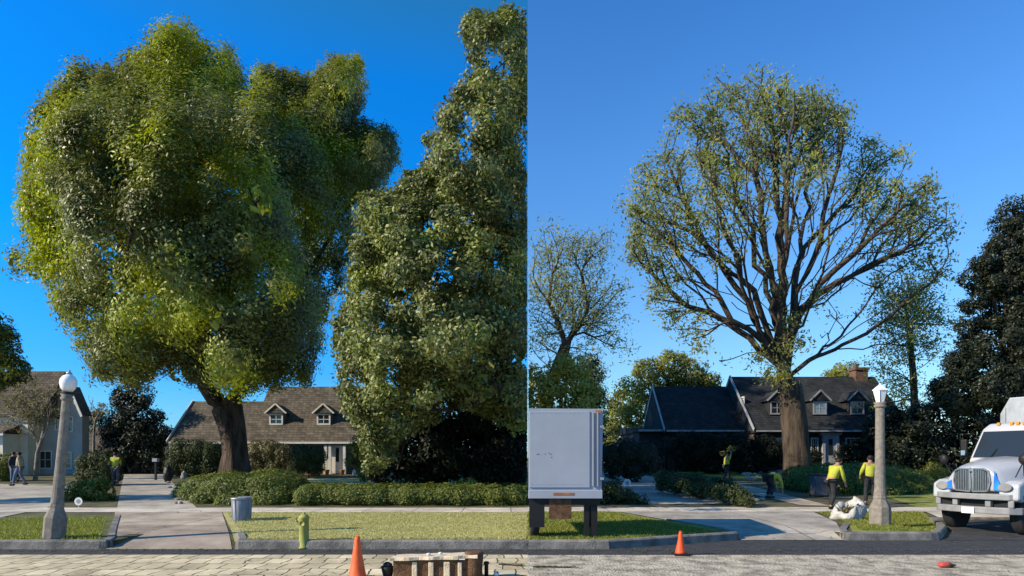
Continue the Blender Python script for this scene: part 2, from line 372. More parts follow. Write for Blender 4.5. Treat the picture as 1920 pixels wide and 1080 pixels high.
def curb(name, pts, label):
    m = MB().use('curb'); p = [Vector((x, y, 0)) for x, y in pts]
    prof = [(-.02, -.03), (0.0, .15), (.03, .178), (.16, .178), (.17, -.03)]
    vs = []
    for i, q in enumerate(p):
        d = (p[min(i+1, len(p)-1)]-p[max(i-1, 0)]).normalized(); nrm = Vector((-d.y, d.x, 0))
        for a, z in prof: vs.append(q+nrm*a+Vector((0, 0, z)))
    n = len(prof)
    fs = [(i*n+k, (i+1)*n+k, (i+1)*n+(k+1) % n, i*n+(k+1) % n) for i in range(len(p)-1) for k in range(n)]
    fs += [tuple(range(n-1, -1, -1)), tuple(range(len(vs)-n, len(vs)))]
    m.add(vs, fs); o = m.build(name, loc=(p[0].x, p[0].y, 0)); return tag(o, label, 'kerb', kind='structure')
def arcpts(cx, cy, r, a0, a1, n=8): return [(cx+r*math.cos(R(a0+(a1-a0)*i/n)), cy+r*math.sin(R(a0+(a1-a0)*i/n))) for i in range(n+1)]
curb('kerb', [(-6.0, 13.9), (-5.5, 12.85), (-5.45, 12.62), (-5.36, 12.55)]+[(x, 12.55) for x in np.arange(-4.5, .31, .5)]+[(SE*12.55, 12.55)], None)
curb('kerb', [(-13.9, 17.4), (-13.1, 15.0)]+arcpts(-10.6, 13.55, 1.0, 200, 265, 5)+[(-10, 12.54), (-9.2, 12.54), (-8.6, 12.55)]+[(-8.1, 12.55), (-7.98, 12.58), (-7.94, 12.7), (-8.1, 13.1), (-9.35, 15.2), (-11.1, 18.2)], None)
curb('kerb', [(SE*12.55+.01, 12.55), (1.9, 12.55), (2.6, 12.85), (3.6, 13.35), (4.3, 13.63), (4.8, 13.86), (4.93, 13.95), (4.95, 14.1), (4.85, 14.9), (4.2, 17)], None)
curb('kerb', [(8.4, 16.2), (7.5, 14.7), (7.2, 14.05), (7.22, 13.92), (7.3, 13.89), (8.2, 13.89), (9.1, 13.89), (9.28, 13.93), (9.5, 14.15)]+[(10.4, 15.3), (11.5, 17.35), (14, 17.38), (34, 17.4)], None)

# ------------------------------------------------------------------ leaves
def unit(n):
    v = rng.normal(size=(n, 3)); return v/np.linalg.norm(v, axis=1, keepdims=True)
def nrm(v): return v/np.maximum(np.linalg.norm(v, axis=1, keepdims=True), 1e-9)
class Leaves:
    def __init__(s): s.p = []; s.n = []; s.l = []; s.w = []
    def add(s, p, out, ln, wd, mess=.6, up=.25):
        n = len(p)
        s.p.append(p); s.n.append(nrm(out+unit(n)*mess+np.array([0, 0, up]))); 
        s.l.append(ln*rng.uniform(.6, 1.25, n)); s.w.append(wd*rng.uniform(.6, 1.25, n))
    def arrays(s):
        p = np.concatenate(s.p); n = np.concatenate(s.n); l = np.concatenate(s.l)[:, None]; w = np.concatenate(s.w)[:, None]
        t = nrm(np.cross(n, unit(len(p)))+np.array([0, 0, -.25])); t = nrm(t-n*(t*n).sum(1, keepdims=True)); b = np.cross(n, t)
        a = p-t*l/2; c = p+t*l/2-n*l*.08; d = p+b*w/2+t*l*.05; e = p-b*w/2+t*l*.05
        return np.stack([a, d, c, e], 1)
def leafobj(name, L_, matname, parent, keep=None, cores=None):
    q = L_.arrays()
    if keep is not None: q = q[keep(q)]
    loc = np.array(parent.location) if parent else np.zeros(3)
    v = (q.reshape(-1, 3)-loc).astype(np.float32); n = len(q)
    cv = []; cf = []
    if cores:
        mb = MB()
        for c in cores: mb.blob(*c)
        cv = np.array(mb.v)-loc; cf = mb.f
        if keep is not None:
            kq = cv+loc; ok = keep(kq[:, None, :]); cf = [f for f in cf if all(ok[i] for i in f)]
    nv = len(v)+len(cv)
    me = bpy.data.meshes.new(name); me.vertices.add(nv)
    allv = np.concatenate([v, np.array(cv, dtype=np.float32)]) if len(cv) else v
    me.vertices.foreach_set('co', allv.astype(np.float32).ravel())
    nl = n*4+len(cf)*3; me.loops.add(nl); me.polygons.add(n+len(cf))
    idx = np.concatenate([np.arange(n*4), (np.array(cf).ravel()+n*4) if len(cf) else np.array([], int)]).astype(np.int32)
    st = np.concatenate([np.arange(n)*4, n*4+np.arange(len(cf))*3]).astype(np.int32)
    me.loops.foreach_set('vertex_index', idx); me.polygons.foreach_set('loop_start', st)
    me.update(calc_edges=True); me.validate(); me.materials.append(M[matname])
    return link(name, me, parent)
left_side = lambda q: (q[:, :, 0]-SE*q[:, :, 1]).max(1) < -.002
right_side = lambda q: (q[:, :, 0]-SE*q[:, :, 1]).min(1) > .002

def lobes_world(lobes, D, depth=.9, rmul=1.0):
    s = D/F; out_ = []
    for l in lobes:
        px, py, r = l[:3]; dy = l[3] if len(l) > 3 else 0; asp = l[4] if len(l) > 4 else 1
        Y = D+dy; k = Y/F; c = W(px, py, Y); out_.append((np.array(c), r*k*rmul, r*k*depth, r*k*asp))
    return out_
def fill_lobes(Lv, LW, rc=(.8, 1.4), dens=22, ln=.3, wd=.12, cull=.72, mess=.6, cover=1.25, shell=(.55, 1.0), up=.25, front=False):
    """leaf clumps over a union of ellipsoids (c, rx, ry, rz)"""
    for c, rx, ry, rz in LW:
        rm = (rx*ry*rz)**(1/3); rcm = sum(rc)/2
        k = int(cover*4*rm*rm/(rcm*rcm))+3
        d = unit(k); pos = c+d*np.array([rx, ry, rz])*rng.uniform(.62, .95, (k, 1))
        for p, dd in zip(pos, d):
            inside = False
            for c2, a, b, e in LW:
                if c2 is c: continue
                if (((p-c2)/np.array([a, b, e]))**2).sum() < cull*cull: inside = True; break
            if inside: continue
            r = rng.uniform(*rc); n = int(dens*4*r*r*3.14*rng.uniform(.6, 1.2))
            u = unit(n); u = nrm(u+dd*.5)
            pts = p+u*r*rng.uniform(shell[0], shell[1], (n, 1))*np.array([1, 1, .85])*(1+.13*rng.normal(size=(n, 1)))
            Lv.add(pts, u*.75+dd*.45, ln, wd, mess, up)

# ------------------------------------------------------------------ branches
class Tree:
    def __init__(s, trunk, radii, fork):
        s.pos = []; s.par = []; s.dir = []; s.pl = []; s.fixed = {}
        pts = [Vector(p) for p in trunk]
        for i in range(len(pts)-1):
            n = max(1, int((pts[i+1]-pts[i]).length/.5))
            for k in range(n):
                p = pts[i].lerp(pts[i+1], k/n); s._add(p, radii[i]+(radii[i+1]-radii[i])*k/n)
        s._add(pts[-1], radii[-1]); s.fork = max(0, min(len(s.pos)-1, int(fork*len(s.pos))))
        s.nt = len(s.pos); s.pl = [0.0 if i >= s.fork else 1e6 for i in range(s.nt)]; s.tips = []
    def _add(s, p, r):
        i = len(s.pos); s.par.append(i-1); s.fixed[i] = r
        s.dir.append((p-s.pos[-1]).normalized() if s.pos else Vector((0, 0, 1))); s.pos.append(p.copy())
    def grow(s, targets, w=.7, ang=.5, step=.7, up=.3, wig=.05, tipdir=None):
        P = np.array([tuple(p) for p in s.pos]); Dr = np.array([tuple(d) for d in s.dir]); PL = np.array(s.pl)
        P = list(P); Dr = list(Dr); PL = list(PL)
        for t in targets:
            A = np.array(P); d = np.array(t)-A; dist = np.linalg.norm(d, axis=1)+1e-6
            cs = (d*np.array(Dr)).sum(1)/dist
            cost = dist*(1+ang*(1-cs))+w*np.array(PL); i = int(cost.argmin()); dd = dist[i]
            if dd < .25: continue
            n = max(2, int(dd/step)); p0 = Vector(P[i]); p1 = Vector(t); m0 = Vector(Dr[i])*dd*.7
            to = (p1-p0).normalized(); m1 = (to+Vector((0, 0, up))).normalized()*dd*.8
            last = i; prev = p0; pl = PL[i]
            for k in range(1, n+1):
                u = k/n; h = (2*u**3-3*u*u+1)*p0+(u**3-2*u*u+u)*m0+(-2*u**3+3*u*u)*p1+(u**3-u*u)*m1
                if k < n: h = h+Vector(rng.normal(size=3))*wig*min(1, dd*.3)
                s.pos.append(h); s.par.append(last); dv = (h-prev); pl += dv.length; dv.normalize()
                s.dir.append(dv); s.pl.append(pl); P.append(np.array(h)); Dr.append(np.array(dv)); PL.append(pl)
                last = len(s.pos)-1; prev = h
            s.tips.append((np.array(p1), np.array(s.dir[-1])))
    def mesh(s, name, m, parent, r0=.012, ex=.48, keep=None, rmin=.008):
        n = len(s.pos); cnt = [0]*n; kids = [[] for _ in range(n)]
        for i in range(n-1, 0, -1):
            if cnt[i] == 0: cnt[i] = 1
            cnt[s.par[i]] += cnt[i]; kids[s.par[i]].append(i)
        rad = [max(rmin, r0*c**ex) for c in cnt]
        for i, r in s.fixed.items(): rad[i] = r
        for i in range(s.nt, n): rad[i] = min(rad[i], rad[s.par[i]]*(.9 if s.par[i] < s.nt else 1))
        mb = MB().use(m); starts = [0]; done = set()
        loc = Vector(parent.location)
        while starts:
            st = starts.pop(); ch = [st]; 
            while kids[ch[-1]]:
                ks = sorted(kids[ch[-1]], key=lambda k: (k < s.nt, cnt[k])); starts += ks[:-1]; ch.append(ks[-1])
            pts = [s.pos[i]-loc for i in ch]; rs = [rad[i] for i in ch]
            if st != 0: pts = [s.pos[s.par[st]]-loc]+pts; rs = [rs[0]]+rs
            if keep is not None:
                k = 0
                while k < len(pts) and keep(pts[k]+loc, rs[k]): k += 1
                pts = pts[:k]; rs = rs[:k]
            if len(pts) < 2: continue
            sides = 12 if rs[0] > .3 else (7 if rs[0] > .07 else 4)
            b0 = len(mb.v); mb.tube(pts, rs, sides)
            if rs[0] > .3:                                        # buttresses and flutes on the trunk
                for vi in range(b0, len(mb.v)):
                    ring = (vi-b0)//sides; c = pts[min(ring, len(pts)-1)]; a = (vi-b0) % sides
                    hz = max(0, 1-(c.z)/5.0); k = 1+(.10+.18*hz**3)*math.sin(a*2*math.pi/sides*4+ring*.12)+.06*noise.noise(Vector((a, ring*.4, 3)))
                    v = Vector(mb.v[vi]); v2 = c+(v-c)*k; mb.v[vi] = tuple(v2)
        return mb.build(name, parent)

def simple_tree(name, label, cat, base, trunk, radii, fork, targets1, targets2, lobes, leafm, barkm, fill, D=None, group=None, keep=None, tkeep=None, r0=.014, tipleaf=None, w=.7, cores=None, cullcore=.6):
    t = thing(name, label, cat, base, group=group)
    T = Tree(trunk, radii, fork); T.grow(targets1, w=w); nt1 = len(T.tips); T.grow(targets2, w=w*.8, step=.5)
    T.mesh('trunk', barkm, t, r0=r0, keep=tkeep)
    Lv = Leaves()
    if lobes is not None: fill_lobes(Lv, lobes, **fill)
    if tipleaf:
        for p, d in T.tips[nt1//2:]:
            n = max(1, int(tipleaf['n']*rng.uniform(.2, 1.8))); u = unit(n)
            Lv.add(p+u*tipleaf['r']*rng.uniform(.1, 1, (n, 1)), u*.5, tipleaf['ln'], tipleaf['wd'], 1.0, .2)
    leafobj('crown', Lv, leafm, t, keep, cores)
    return t
def inpoly(pts, poly):
    ins = np.zeros(len(pts), bool); j = len(poly)-1
    for i in range(len(poly)):
        xi, yi = poly[i]; xj, yj = poly[j]
        ins ^= ((yi > pts[:, 1]) != (yj > pts[:, 1])) & (pts[:, 0] < (xj-xi)*(pts[:, 1]-yi)/(yj-yi+1e-12)+xi); j = i
    return ins
def edged(p, poly):
    best = 1e9; P_ = np.array(poly, float)
    for i in range(len(P_)):
        a = P_[i-1]; b = P_[i]; ab = b-a; t = max(0, min(1, ((p-a)@ab)/(ab@ab+1e-9))); best = min(best, np.linalg.norm(p-a-t*ab))
    return best
def massif(Lv, poly, D, n, hmax, rc, dens, ln, wd, off=None, relief=2.0, rs=.011, mess=.8, inset=10, tall=1.35, skip=None, inner=.3, spread=1.0):
    '''one continuous crown: leaf clumps over the front, the back and the inside of an inflated outline; returns clump centres'''
    P_ = np.array(poly, float); lo = P_.min(0); hi = P_.max(0); k = 0; cs = []
    while k < n:
        q = rng.uniform(lo, hi)
        if not inpoly(q[None], poly)[0]: continue
        e = edged(q, poly)
        if e < inset*rng.uniform(.3, 1.1): continue
        if skip and skip(q): k += 1; continue
        k += 1
        h = hmax*min(1, (e/110.0))**.55; u = rng.random()
        bump = relief*(noise.noise(Vector((q[0]*rs, q[1]*rs, 1.7)))*1.5+noise.noise(Vector((q[0]*rs*2.6, q[1]*rs*2.2, 5.1)))*.8)
        dy = -h-bump*min(1, e/50) if u > .30+inner else (h if u < .30 else rng.uniform(-h, h)*.7)
        o = off(q) if off else 0
        Y = D+dy+o; c = np.array(W(q[0], q[1], Y)); rr_ = rng.uniform(*rc)*min(1, .45+e/60)
        g = np.array([-.15, -1.0 if dy < 0 else 1.0, 0]); e0 = edged(q+np.array([6, 0]), poly)-e; e1 = edged(q+np.array([0, 6]), poly)-e
        out_ = nrm((g*min(1, h/hmax)+np.array([-e0/6, 0, e1/6])*1.2+np.array([0, 0, .2]))[None])[0]
        m_ = int(dens*4*3.14*rr_*rr_*rng.uniform(.6, 1.2)); uu = nrm(unit(m_)+out_*.45)
        pts = c+uu*rr_*rng.uniform(.25, 1.05, (m_, 1))*np.array([1, 1, tall])*(1+.12*rng.normal(size=(m_, 1)))
        Lv.add(pts, uu*.6+out_*.7, ln, wd, mess, .25); cs.append(c)
    return cs
def interior(Lv, LW, ln, wd, cov=2.2, frac=.72):
    for c, rx, ry, rz in LW:
        rm = (rx*ry*rz)**(1/3)*frac; n = int(cov*3.14*rm*rm/(ln*wd*.5)); u = unit(n)
        Lv.add(c+u*np.array([rx, ry, rz])*frac*rng.uniform(.2, 1, (n, 1))**.5, u, ln, wd, 1.2, 0)
def inlobes(LW, n, lo=0., hi=1.):
    vol = np.array([a*b*c for _, a, b, c in LW]); pick = rng.choice(len(LW), n, p=vol/vol.sum())
    u = unit(n)*rng.uniform(lo, hi, (n, 1))**(1/3 if lo == 0 else 1)
    return np.array([LW[i][0]+u[j]*np.array(LW[i][1:]) for j, i in enumerate(pick)])

# --- the big dense tree on the left
D1 = 36.0
lob1 = [(160,225,85,0),(112,330,66,0),(112,430,66,-1),(255,190,90,0),(340,150,88,0),(330,95,42,0),(410,165,62,1),(240,320,125,-2),(380,310,105,-2),
        (200,500,105,-3),(320,480,120,-5),(240,610,88,-2),(345,620,85,-4),(165,590,50,-1),(72,500,42,0),(28,488,18,0),(430,420,95,-6),(485,385,52,-8),
        (455,600,85,-5),(520,590,42,-7),(420,590,55,-8),(425,690,42,-2),(225,690,45,0),(330,690,40,0),(150,150,38,0),
        (520,200,78,5),(640,165,44,4),(650,120,22,4),(615,265,90,6),(695,280,46,7),(700,320,38,7),(600,390,88,6),(560,500,75,5),(590,590,50,5),(545,670,42,4),(490,300,70,5),(510,140,34,4),(280,700,30,0),(190,700,26,0)]
LW1 = lobes_world([(a, b, c*.92, d if a < 505 else d+3) for a, b, c, d in lob1], D1)
b1 = Vector((-15.7, D1, Z(-15.7, D1)-.1))
k = lambda px, py, dy=0: tuple(W(px, py, D1+dy))
t1 = thing('street_tree', 'huge dense round evergreen tree with dark leaning trunk behind the clipped hedge', 'tree', b1)
T1 = Tree([b1, k(437, 850), k(428, 800), k(405, 750), k(375, 705), k(360, 650, -1)], [.80, .52, .50, .48, .42, .36], .25)
T1.grow([k(440, 850), k(445, 790), k(438, 740, 0), k(450, 700, 1)], w=.1)
T1.grow([tuple(p) for p in inlobes(LW1, 34, .3, .9)], w=.5); T1.grow([tuple(p) for p in inlobes(LW1, 160, 0, .95)], w=.5)
T1.mesh('trunk', 'bark', t1, r0=.045)
m_ = MB().use('bark'); m_.tube([k(452, 890, .3), k(450, 850, .3), k(446, 800, .3), k(440, 750, .3), k(446, 700, .6), k(480, 640, 2)], [.60, .44, .42, .38, .32, .2], 12)
m_.build('stem', t1, world=True)
Lv = Leaves()
POLY1 = [(300,60),(345,45),(380,75),(405,72),(440,105),(460,140),(500,122),(540,140),(590,155),(610,112),(680,118),(685,170),(655,235),(700,232),(742,260),(745,300),(725,350),(705,385),(690,430),(678,480),(668,540),(630,565),(620,600),(600,660),(590,715),(540,725),(480,725),(455,745),(420,735),(360,715),(330,690),(260,715),(200,720),(165,690),(150,650),(120,620),(100,560),(65,540),(75,522),(45,528),(12,498),(20,464),(62,478),(50,430),(40,390),(48,330),(45,260),(60,205),(105,180),(115,135),(165,125),(200,135),(250,110),(270,85)]
def off1(q):
    xl = 465 if q[1] < 150 else (465+(q[1]-150)*.22 if q[1] < 430 else 530+(q[1]-430)*.25)
    t_ = max(0, min(1, (q[0]-xl)/18)); return 9.5*t_*t_*(3-2*t_)-(1.2 if q[0] < 330 else 0)
massif(Lv, POLY1, D1, 1650, 5.2, (.5, 1.15), 31, .24, .095, off1, relief=3.6, rs=.015, mess=.5, skip=lambda q: q[1] > 440 and noise.noise(Vector((q[0]*.016, q[1]*.016, 9))) > .33)
massif(Lv, [(470,125),(500,118),(540,136),(590,142),(612,108),(682,112),(690,170),(670,228),(705,228),(748,256),(750,305),(722,350),(655,390),(480,390)], D1, 620, 4.0, (.5, 1.0), 30, .24, .095, off1, relief=2.5, rs=.015, mess=.6, inset=4)
interior(Lv, LW1, .5, .28, 1.5, .66)
print('leaves1', sum(len(p) for p in Lv.p))
leafobj('crown', Lv, 'leaf_big', t1)

# --- the magnolia-like tree cut by the seam
D2 = 25.0
lob2 = [(915,45,20,1),(970,40,24,1),(975,90,26,0),(888,85,18,0),(940,120,26,0),(970,170,30,0),(885,150,18,0),(845,195,26,0),(835,235,22,0),(900,230,26,0),(955,240,26,1),(975,300,30,0),(820,285,30,0),(890,320,62,0),(970,330,60,0),
        (790,330,40,0),(720,395,52,-1),(800,420,80,-1),(900,420,80,-2),(980,440,70,0),(700,480,46,0),(760,530,85,-2),(860,560,90,-3),(960,560,80,-1),
        (690,600,60,-1),(770,660,90,-2),(880,680,85,-3),(970,670,70,0),(665,680,44,0),(700,740,52,-1),(800,740,60,-2),(690,800,34,-1),(900,745,50,-2),(960,760,45,-1),(668,850,22,0),(720,830,26,-.5)]
LW2 = lobes_world(lob2, D2)
b2 = Vector((-1.5, 31, Z(-1.3, 31)-.1))
k = lambda px, py, dy=5.5: tuple(W(px, py, D2+dy))
t2 = thing('magnolia_tree', 'tall broad-leaved tree with glossy leaves and pale limbs reaching low over the lawn', 'tree', b2)
T2 = Tree([b2, k(900, 820), k(905, 700), k(915, 500), k(930, 300), k(945, 120)], [.5, .4, .36, .27, .16, .05], .08)
seamok = lambda p, r: p[0]+r < SE*p[1]-.005
T2.grow([tuple(p) for p in inlobes(LW2, 30, .3, .9) if p[0] < SE*p[1]-.3], w=.5)
T2.grow([k(840, 785, -1.5), k(780, 800, -1), k(700, 790, -1), k(940, 775, -1.5), k(745, 880, -1)], w=.5, wig=.1)
T2.grow([tuple(p) for p in inlobes(LW2, 160, .2, .98) if p[0] < SE*p[1]-.3], w=.5)
T2.mesh('trunk', 'bark', t2, r0=.032, keep=seamok)
Lv = Leaves()
POLY2 = [(868,45),(885,22),(925,32),(940,15),(1010,5),(1010,840),(950,800),(900,782),(850,778),(790,805),(745,830),(730,890),(700,880),(672,892),(690,850),(655,800),(636,750),(622,680),(628,600),(655,520),(652,470),(668,430),(662,372),(700,360),(750,342),(755,322),(795,310),(788,262),(815,235),(812,190),(850,165),(878,112),(860,75)]
massif(Lv, POLY2, D2, 1450, 3.4, (.32, .68), 58, .18, .09, lambda q: (q[0]-850)*.006, relief=2.8, rs=.022, inset=7, tall=.9, mess=1.0, skip=lambda q: noise.noise(Vector((q[0]*.02, q[1]*.02, 3))) > (.17 if q[1] < 300 else .30))
interior(Lv, [l for l in LW2 if l[0][2] < 13], .36, .22, 1.3, .62)
print('leaves2', sum(len(p) for p in Lv.p))
leafobj('crown', Lv, 'leaf_magnolia', t2, keep=left_side, cores=None)

# --- the thinned tree on the right
D3 = 42.0
lob3 = [(1300,215,45,0),(1365,185,55,0),(1440,175,55,0),(1510,200,60,0),(1560,250,60,1),(1480,280,110,0),(1370,290,100,0),(1250,310,60,0),(1215,385,60,0),(1210,470,55,0),(1260,420,80,-2),
        (1250,540,60,0),(1290,600,55,-1),(1340,650,35,0),(1640,320,65,1),(1680,400,80,0),(1740,440,55,0),(1620,430,100,0),(1500,420,130,-3),(1380,430,110,-3),(1650,530,80,0),(1740,500,45,0),(1690,600,45,0),(1560,560,80,2),(1400,560,80,2)]
LW3 = lobes_world(lob3, D3, .95)
b3 = Vector(((1497-HX)/F*D3, D3, Z(18.8, D3)-.1))
k = lambda px, py, dy=0: tuple(W(px, py, D3+dy))
t3 = thing('shade_tree', 'great open-crowned tree thinned so its fan of bare limbs shows, stones at its foot', 'tree', b3)
T3 = Tree([b3, k(1494, 850), k(1490, 800), k(1485, 760), k(1481, 728)], [1.0, .86, .82, .80, .76], .62)
mains = [(1265,470,-3),(1225,440,2),(1250,300,0),(1300,240,-3),(1345,190,2),(1400,190,-2),(1445,160,1),(1490,170,-3),(1530,210,3),(1580,250,-2),(1640,310,2),(1690,370,-2),(1750,430,1),(1775,410,-1),(1730,500,3),(1270,560,1),(1690,540,-3),(1330,300,-6),(1375,340,-8),(1420,230,-5),(1455,240,5),(1505,260,-6),(1550,330,-8),(1600,330,6),(1400,300,-8),(1320,400,7),(1450,350,8),(1560,350,8),(1370,420,-7),(1440,480,-8),(1540,440,-8),(1640,430,-5),(1480,300,0)]
T3.grow([k(*m) for m in mains], w=.93, ang=.7, up=.9, wig=.14, step=1.0)
ctr = np.array(W(1480, 540, D3)); far3 = lambda p, q: np.linalg.norm((p-ctr)/np.array([10.5, 9, 13.0])) > q
T3.grow([tuple(p) for p in inlobes(LW3, 300, .3, .95) if far3(p, .42)], w=.62, ang=.9, up=.5, wig=.08)
n3 = len(T3.tips)
T3.grow([tuple(p) for p in inlobes(LW3, 1700, .35, 1.0) if far3(p, .55+.25*rng.random())], w=.5, ang=.6, up=.4, wig=.05, step=.5)
T3.mesh('trunk', 'bark_grey', t3, r0=.030, ex=.47, rmin=.013)
Lv = Leaves()
for i, (p, d) in enumerate(T3.tips):
    rr_ = np.linalg.norm((p-ctr)/np.array([10.5, 9, 12.5]))
    q = max(0, min(1.3, (rr_-.45)*2.4))*(.6+1.2*max(0, noise.noise(Vector(p*.33))+.45))
    n = int(30*q)
    if n < 1: continue
    u = unit(n); Lv.add(p+u*rng.uniform(.1, .95, (n, 1))*np.array([1, 1, .8])-np.array(d)*.2, u*.5, .30, .105, 1.0, .2)
for p in ((1478,650),(1470,705),(1440,700),(1500,640),(1420,670),(1310,650),(1455,540),(1480,600),(1530,550)):
    n = 160; u = unit(n); Lv.add(np.array(W(*p, D3-1.5))+u*rng.uniform(.1, 1.1, (n, 1)), u*.5, .3, .11, 1, .2)
print('leaves3', sum(len(p) for p in Lv.p))
leafobj('crown', Lv, 'leaf_thin', t3, keep=right_side)

# --- pruned tree at the left edge of the right half
def thin_tree(label, D, trunkpx, radii, mains, lobpx, ntw, leafm, bark, leaf, r0=.015, fork=.6, name='pruned_tree', keepf=None, tk=None, group=None):
    base = Vector(W(trunkpx[0][0], trunkpx[0][1], D)); base.z = Z(base.x, D)-.05
    t = thing(name, label, 'tree', base, group=group)
    pts = [base]+[W(a, b, D) for a, b in trunkpx[1:]]
    T = Tree(pts, radii, fork); T.grow([tuple(W(a, b, D+c)) for a, b, c in mains], w=.5, ang=.8, up=.4, wig=.08)
    LW = lobes_world(lobpx, D, .95); a = len(T.tips)
    T.grow([tuple(p) for p in inlobes(LW, ntw, .2, 1.0)], w=.45, ang=.6, up=.3, wig=.06, step=.5)
    T.mesh('trunk', bark, t, r0=r0, rmin=.01, keep=tk)
    Lv = Leaves()
    for p, d in T.tips[a:]:
        n = int(leaf[0]*rng.uniform(.1, 2)); 
        if n: u = unit(n); Lv.add(p+u*leaf[1]*rng.uniform(.1, 1, (n, 1)), u*.5, leaf[2], leaf[3], 1, .1)
    leafobj('crown', Lv, leafm, t, keepf); return t
rightok = lambda p, r: p[0]-r > SE*p[1]+.005
thin_tree('pruned pale tree with thin wispy leaves rising behind the white box trailer', 34,
          [(1020, 860), (1025, 740), (1045, 690), (1060, 650)], [.42, .36, .30, .26], .55 and
          [(1000,520,0),(1010,470,1),(1045,500,-1),(1060,440,0),(1100,480,1),(1105,430,-1),(1150,520,0),(1160,620,1),(1000,600,-2),(1120,620,-1),(1080,560,2),(1130,560,-2)],
          [(1050,470,55),(1110,470,50),(1150,560,45),(1150,640,40),(1060,560,80),(1100,600,60),(1010,530,50),(1090,690,50),(1020,640,40)], 520, 'leaf_bare', 'bark_grey', (20, .9, .26, .065), keepf=right_side, tk=rightok)
thin_tree('slender half-bare tree beyond the tall stone lamp post', 48,
          [(1716, 870), (1716, 780), (1712, 700), (1705, 620)], [.36, .3, .24, .18], 
          [(1690,520,0),(1720,510,1),(1750,550,-1),(1760,600,0),(1660,560,1),(1650,640,0),(1740,680,1),(1680,700,-1),(1775,640,0),(1655,720,0)],
          [(1700,560,65),(1745,590,50),(1670,600,50),(1700,650,60),(1660,690,40),(1755,650,32),(1690,730,50),(1650,760,30)], 520, 'leaf_olive', 'bark_grey', (17, .85, .28, .10), fork=.4, name='slender_tree')

# --- leafy masses: dense trees, bushes and hedges
def clip_lobes(Lv, LW, ln, wd, per=420):
    for c, rx, ry, rz in LW:
        rm = (rx*ry*rz)**(1/3); n = int(per*4*3.14*rm*rm); d = unit(n); R_ = np.array([rx, ry, rz])
        j = 1+.05*rng.normal(size=(n, 1)); pos = c+d*R_*j
        ok = np.ones(n, bool)
        for c2, a, b, e in LW:
            if c2 is not c: ok &= (((pos-c2)/np.array([a, b, e]))**2).sum(1) > .86
        ok &= pos[:, 2] > np.array([Z(float(c[0]), float(c[1]))])
        pos = pos[ok]; d = d[ok]
        bump = np.array([noise.noise(Vector(p*2.3)) for p in pos])[:, None]
        Lv.add(pos+d*bump*.12, d, ln, wd, .7, .3)
def mass(name, label, cat, D, lobpx, leafm, ln=.16, wd=.08, rc=(.3, .6), dens=50, trunk=None, keep=None, depth=.9, group=None, core=.6, cover=1.3, mess=.8, coremat=True, barkm='bark', part='crown', clip=0):
    LW = lobes_world(lobpx, D, depth)
    lowest = min(LW, key=lambda l: l[0][2]-l[3]); bx = float(np.mean([l[0][0] for l in LW])); by = float(np.mean([l[0][1] for l in LW]))
    if trunk: bx = (trunk[0]-HX)/F*D; by = D
    base = Vector((bx, by, Z(bx, by)))
    t = thing(name, label, cat, base, group=group)
    Lv = Leaves()
    if clip: clip_lobes(Lv, LW, ln, wd, clip); core = .74
    else: fill_lobes(Lv, LW, rc=rc, dens=dens, ln=ln, wd=wd, mess=mess, cover=cover)
    if core and not clip: interior(Lv, LW, ln*1.6, wd*1.8, 2.2*core/.6, .7)
    leafobj(part, Lv, leafm, t, keep, cores=[(tuple(c), a*core, b*core, e*core, 3, .35) for c, a, b, e in LW] if clip else None)
    m = MB().use(barkm); top = W(trunk[0], trunk[1], D) if trunk else Vector((bx, by, base.z+.5))
    r = trunk[2] if trunk else .04
    mid = base.lerp(top, .5)+Vector((.06, 0, 0))
    m.tube([base-Vector((0, 0, .1)), mid, top], [r*1.2, r, r*.7], 8)
    if trunk:
        for c, a, b, e in LW[:7]: m.tube([mid, (mid+Vector(c))/2+Vector((0, 0, -.1)), Vector(c)], [r*.6, r*.4, r*.15], 5)
    m.build('trunk' if trunk else 'stem', t, world=True)
    return t
# left background
mass('conifer', 'dark columnar cypress closing the end of the driveway', 'tree', 47, [(255,770,42),(235,800,38),(285,805,34),(255,840,50),(232,860,34),(290,860,28),(250,742,26)], 'leaf_dark', .25, .1, (.5, .9), 30, (256, 850, .25))
mass('edge_tree', 'bluish dark leafy tree at the left edge above the neighbouring roof', 'tree', 40, [(-10,610,26),(-12,650,42),(8,640,20),(-5,690,45),(15,680,25)], 'leaf_hedge', .28, .12, (.5, .8), 22, (-40, 650, .25), core=.4)
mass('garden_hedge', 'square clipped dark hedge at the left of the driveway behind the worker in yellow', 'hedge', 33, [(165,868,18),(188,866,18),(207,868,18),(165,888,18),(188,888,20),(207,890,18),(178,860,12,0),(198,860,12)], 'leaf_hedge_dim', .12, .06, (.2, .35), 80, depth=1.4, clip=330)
mass('flower_shrub', 'rounded glossy shrub beside the sidewalk with a white sign in front of it', 'shrub', 24, [(150,930,26),(183,928,24),(138,945,18),(168,943,20),(195,943,16),(162,912,14),(182,908,12)], 'leaf_hedge', .12, .055, (.18, .3), 90, depth=1.1)
mass('neighbour_hedge', 'pale green hedge before the cream house at the left edge', 'hedge', 37, [(-12,875,26),(8,878,24),(20,868,18),(15,892,18),(-10,895,22)], 'leaf_hedge', .13, .06, (.2, .35), 70, clip=260)
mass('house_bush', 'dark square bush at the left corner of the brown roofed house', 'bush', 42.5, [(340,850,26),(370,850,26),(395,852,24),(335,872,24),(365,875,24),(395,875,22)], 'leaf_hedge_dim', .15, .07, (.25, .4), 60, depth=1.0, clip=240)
mass('climbing_bush', 'mottled bush against the house wall right of the big trunk', 'bush', 43, [(480,850,24),(505,848,24),(530,855,22),(485,872,20),(515,874,20)], 'leaf_rusty', .15, .07, (.25, .4), 55, depth=.8, clip=240)
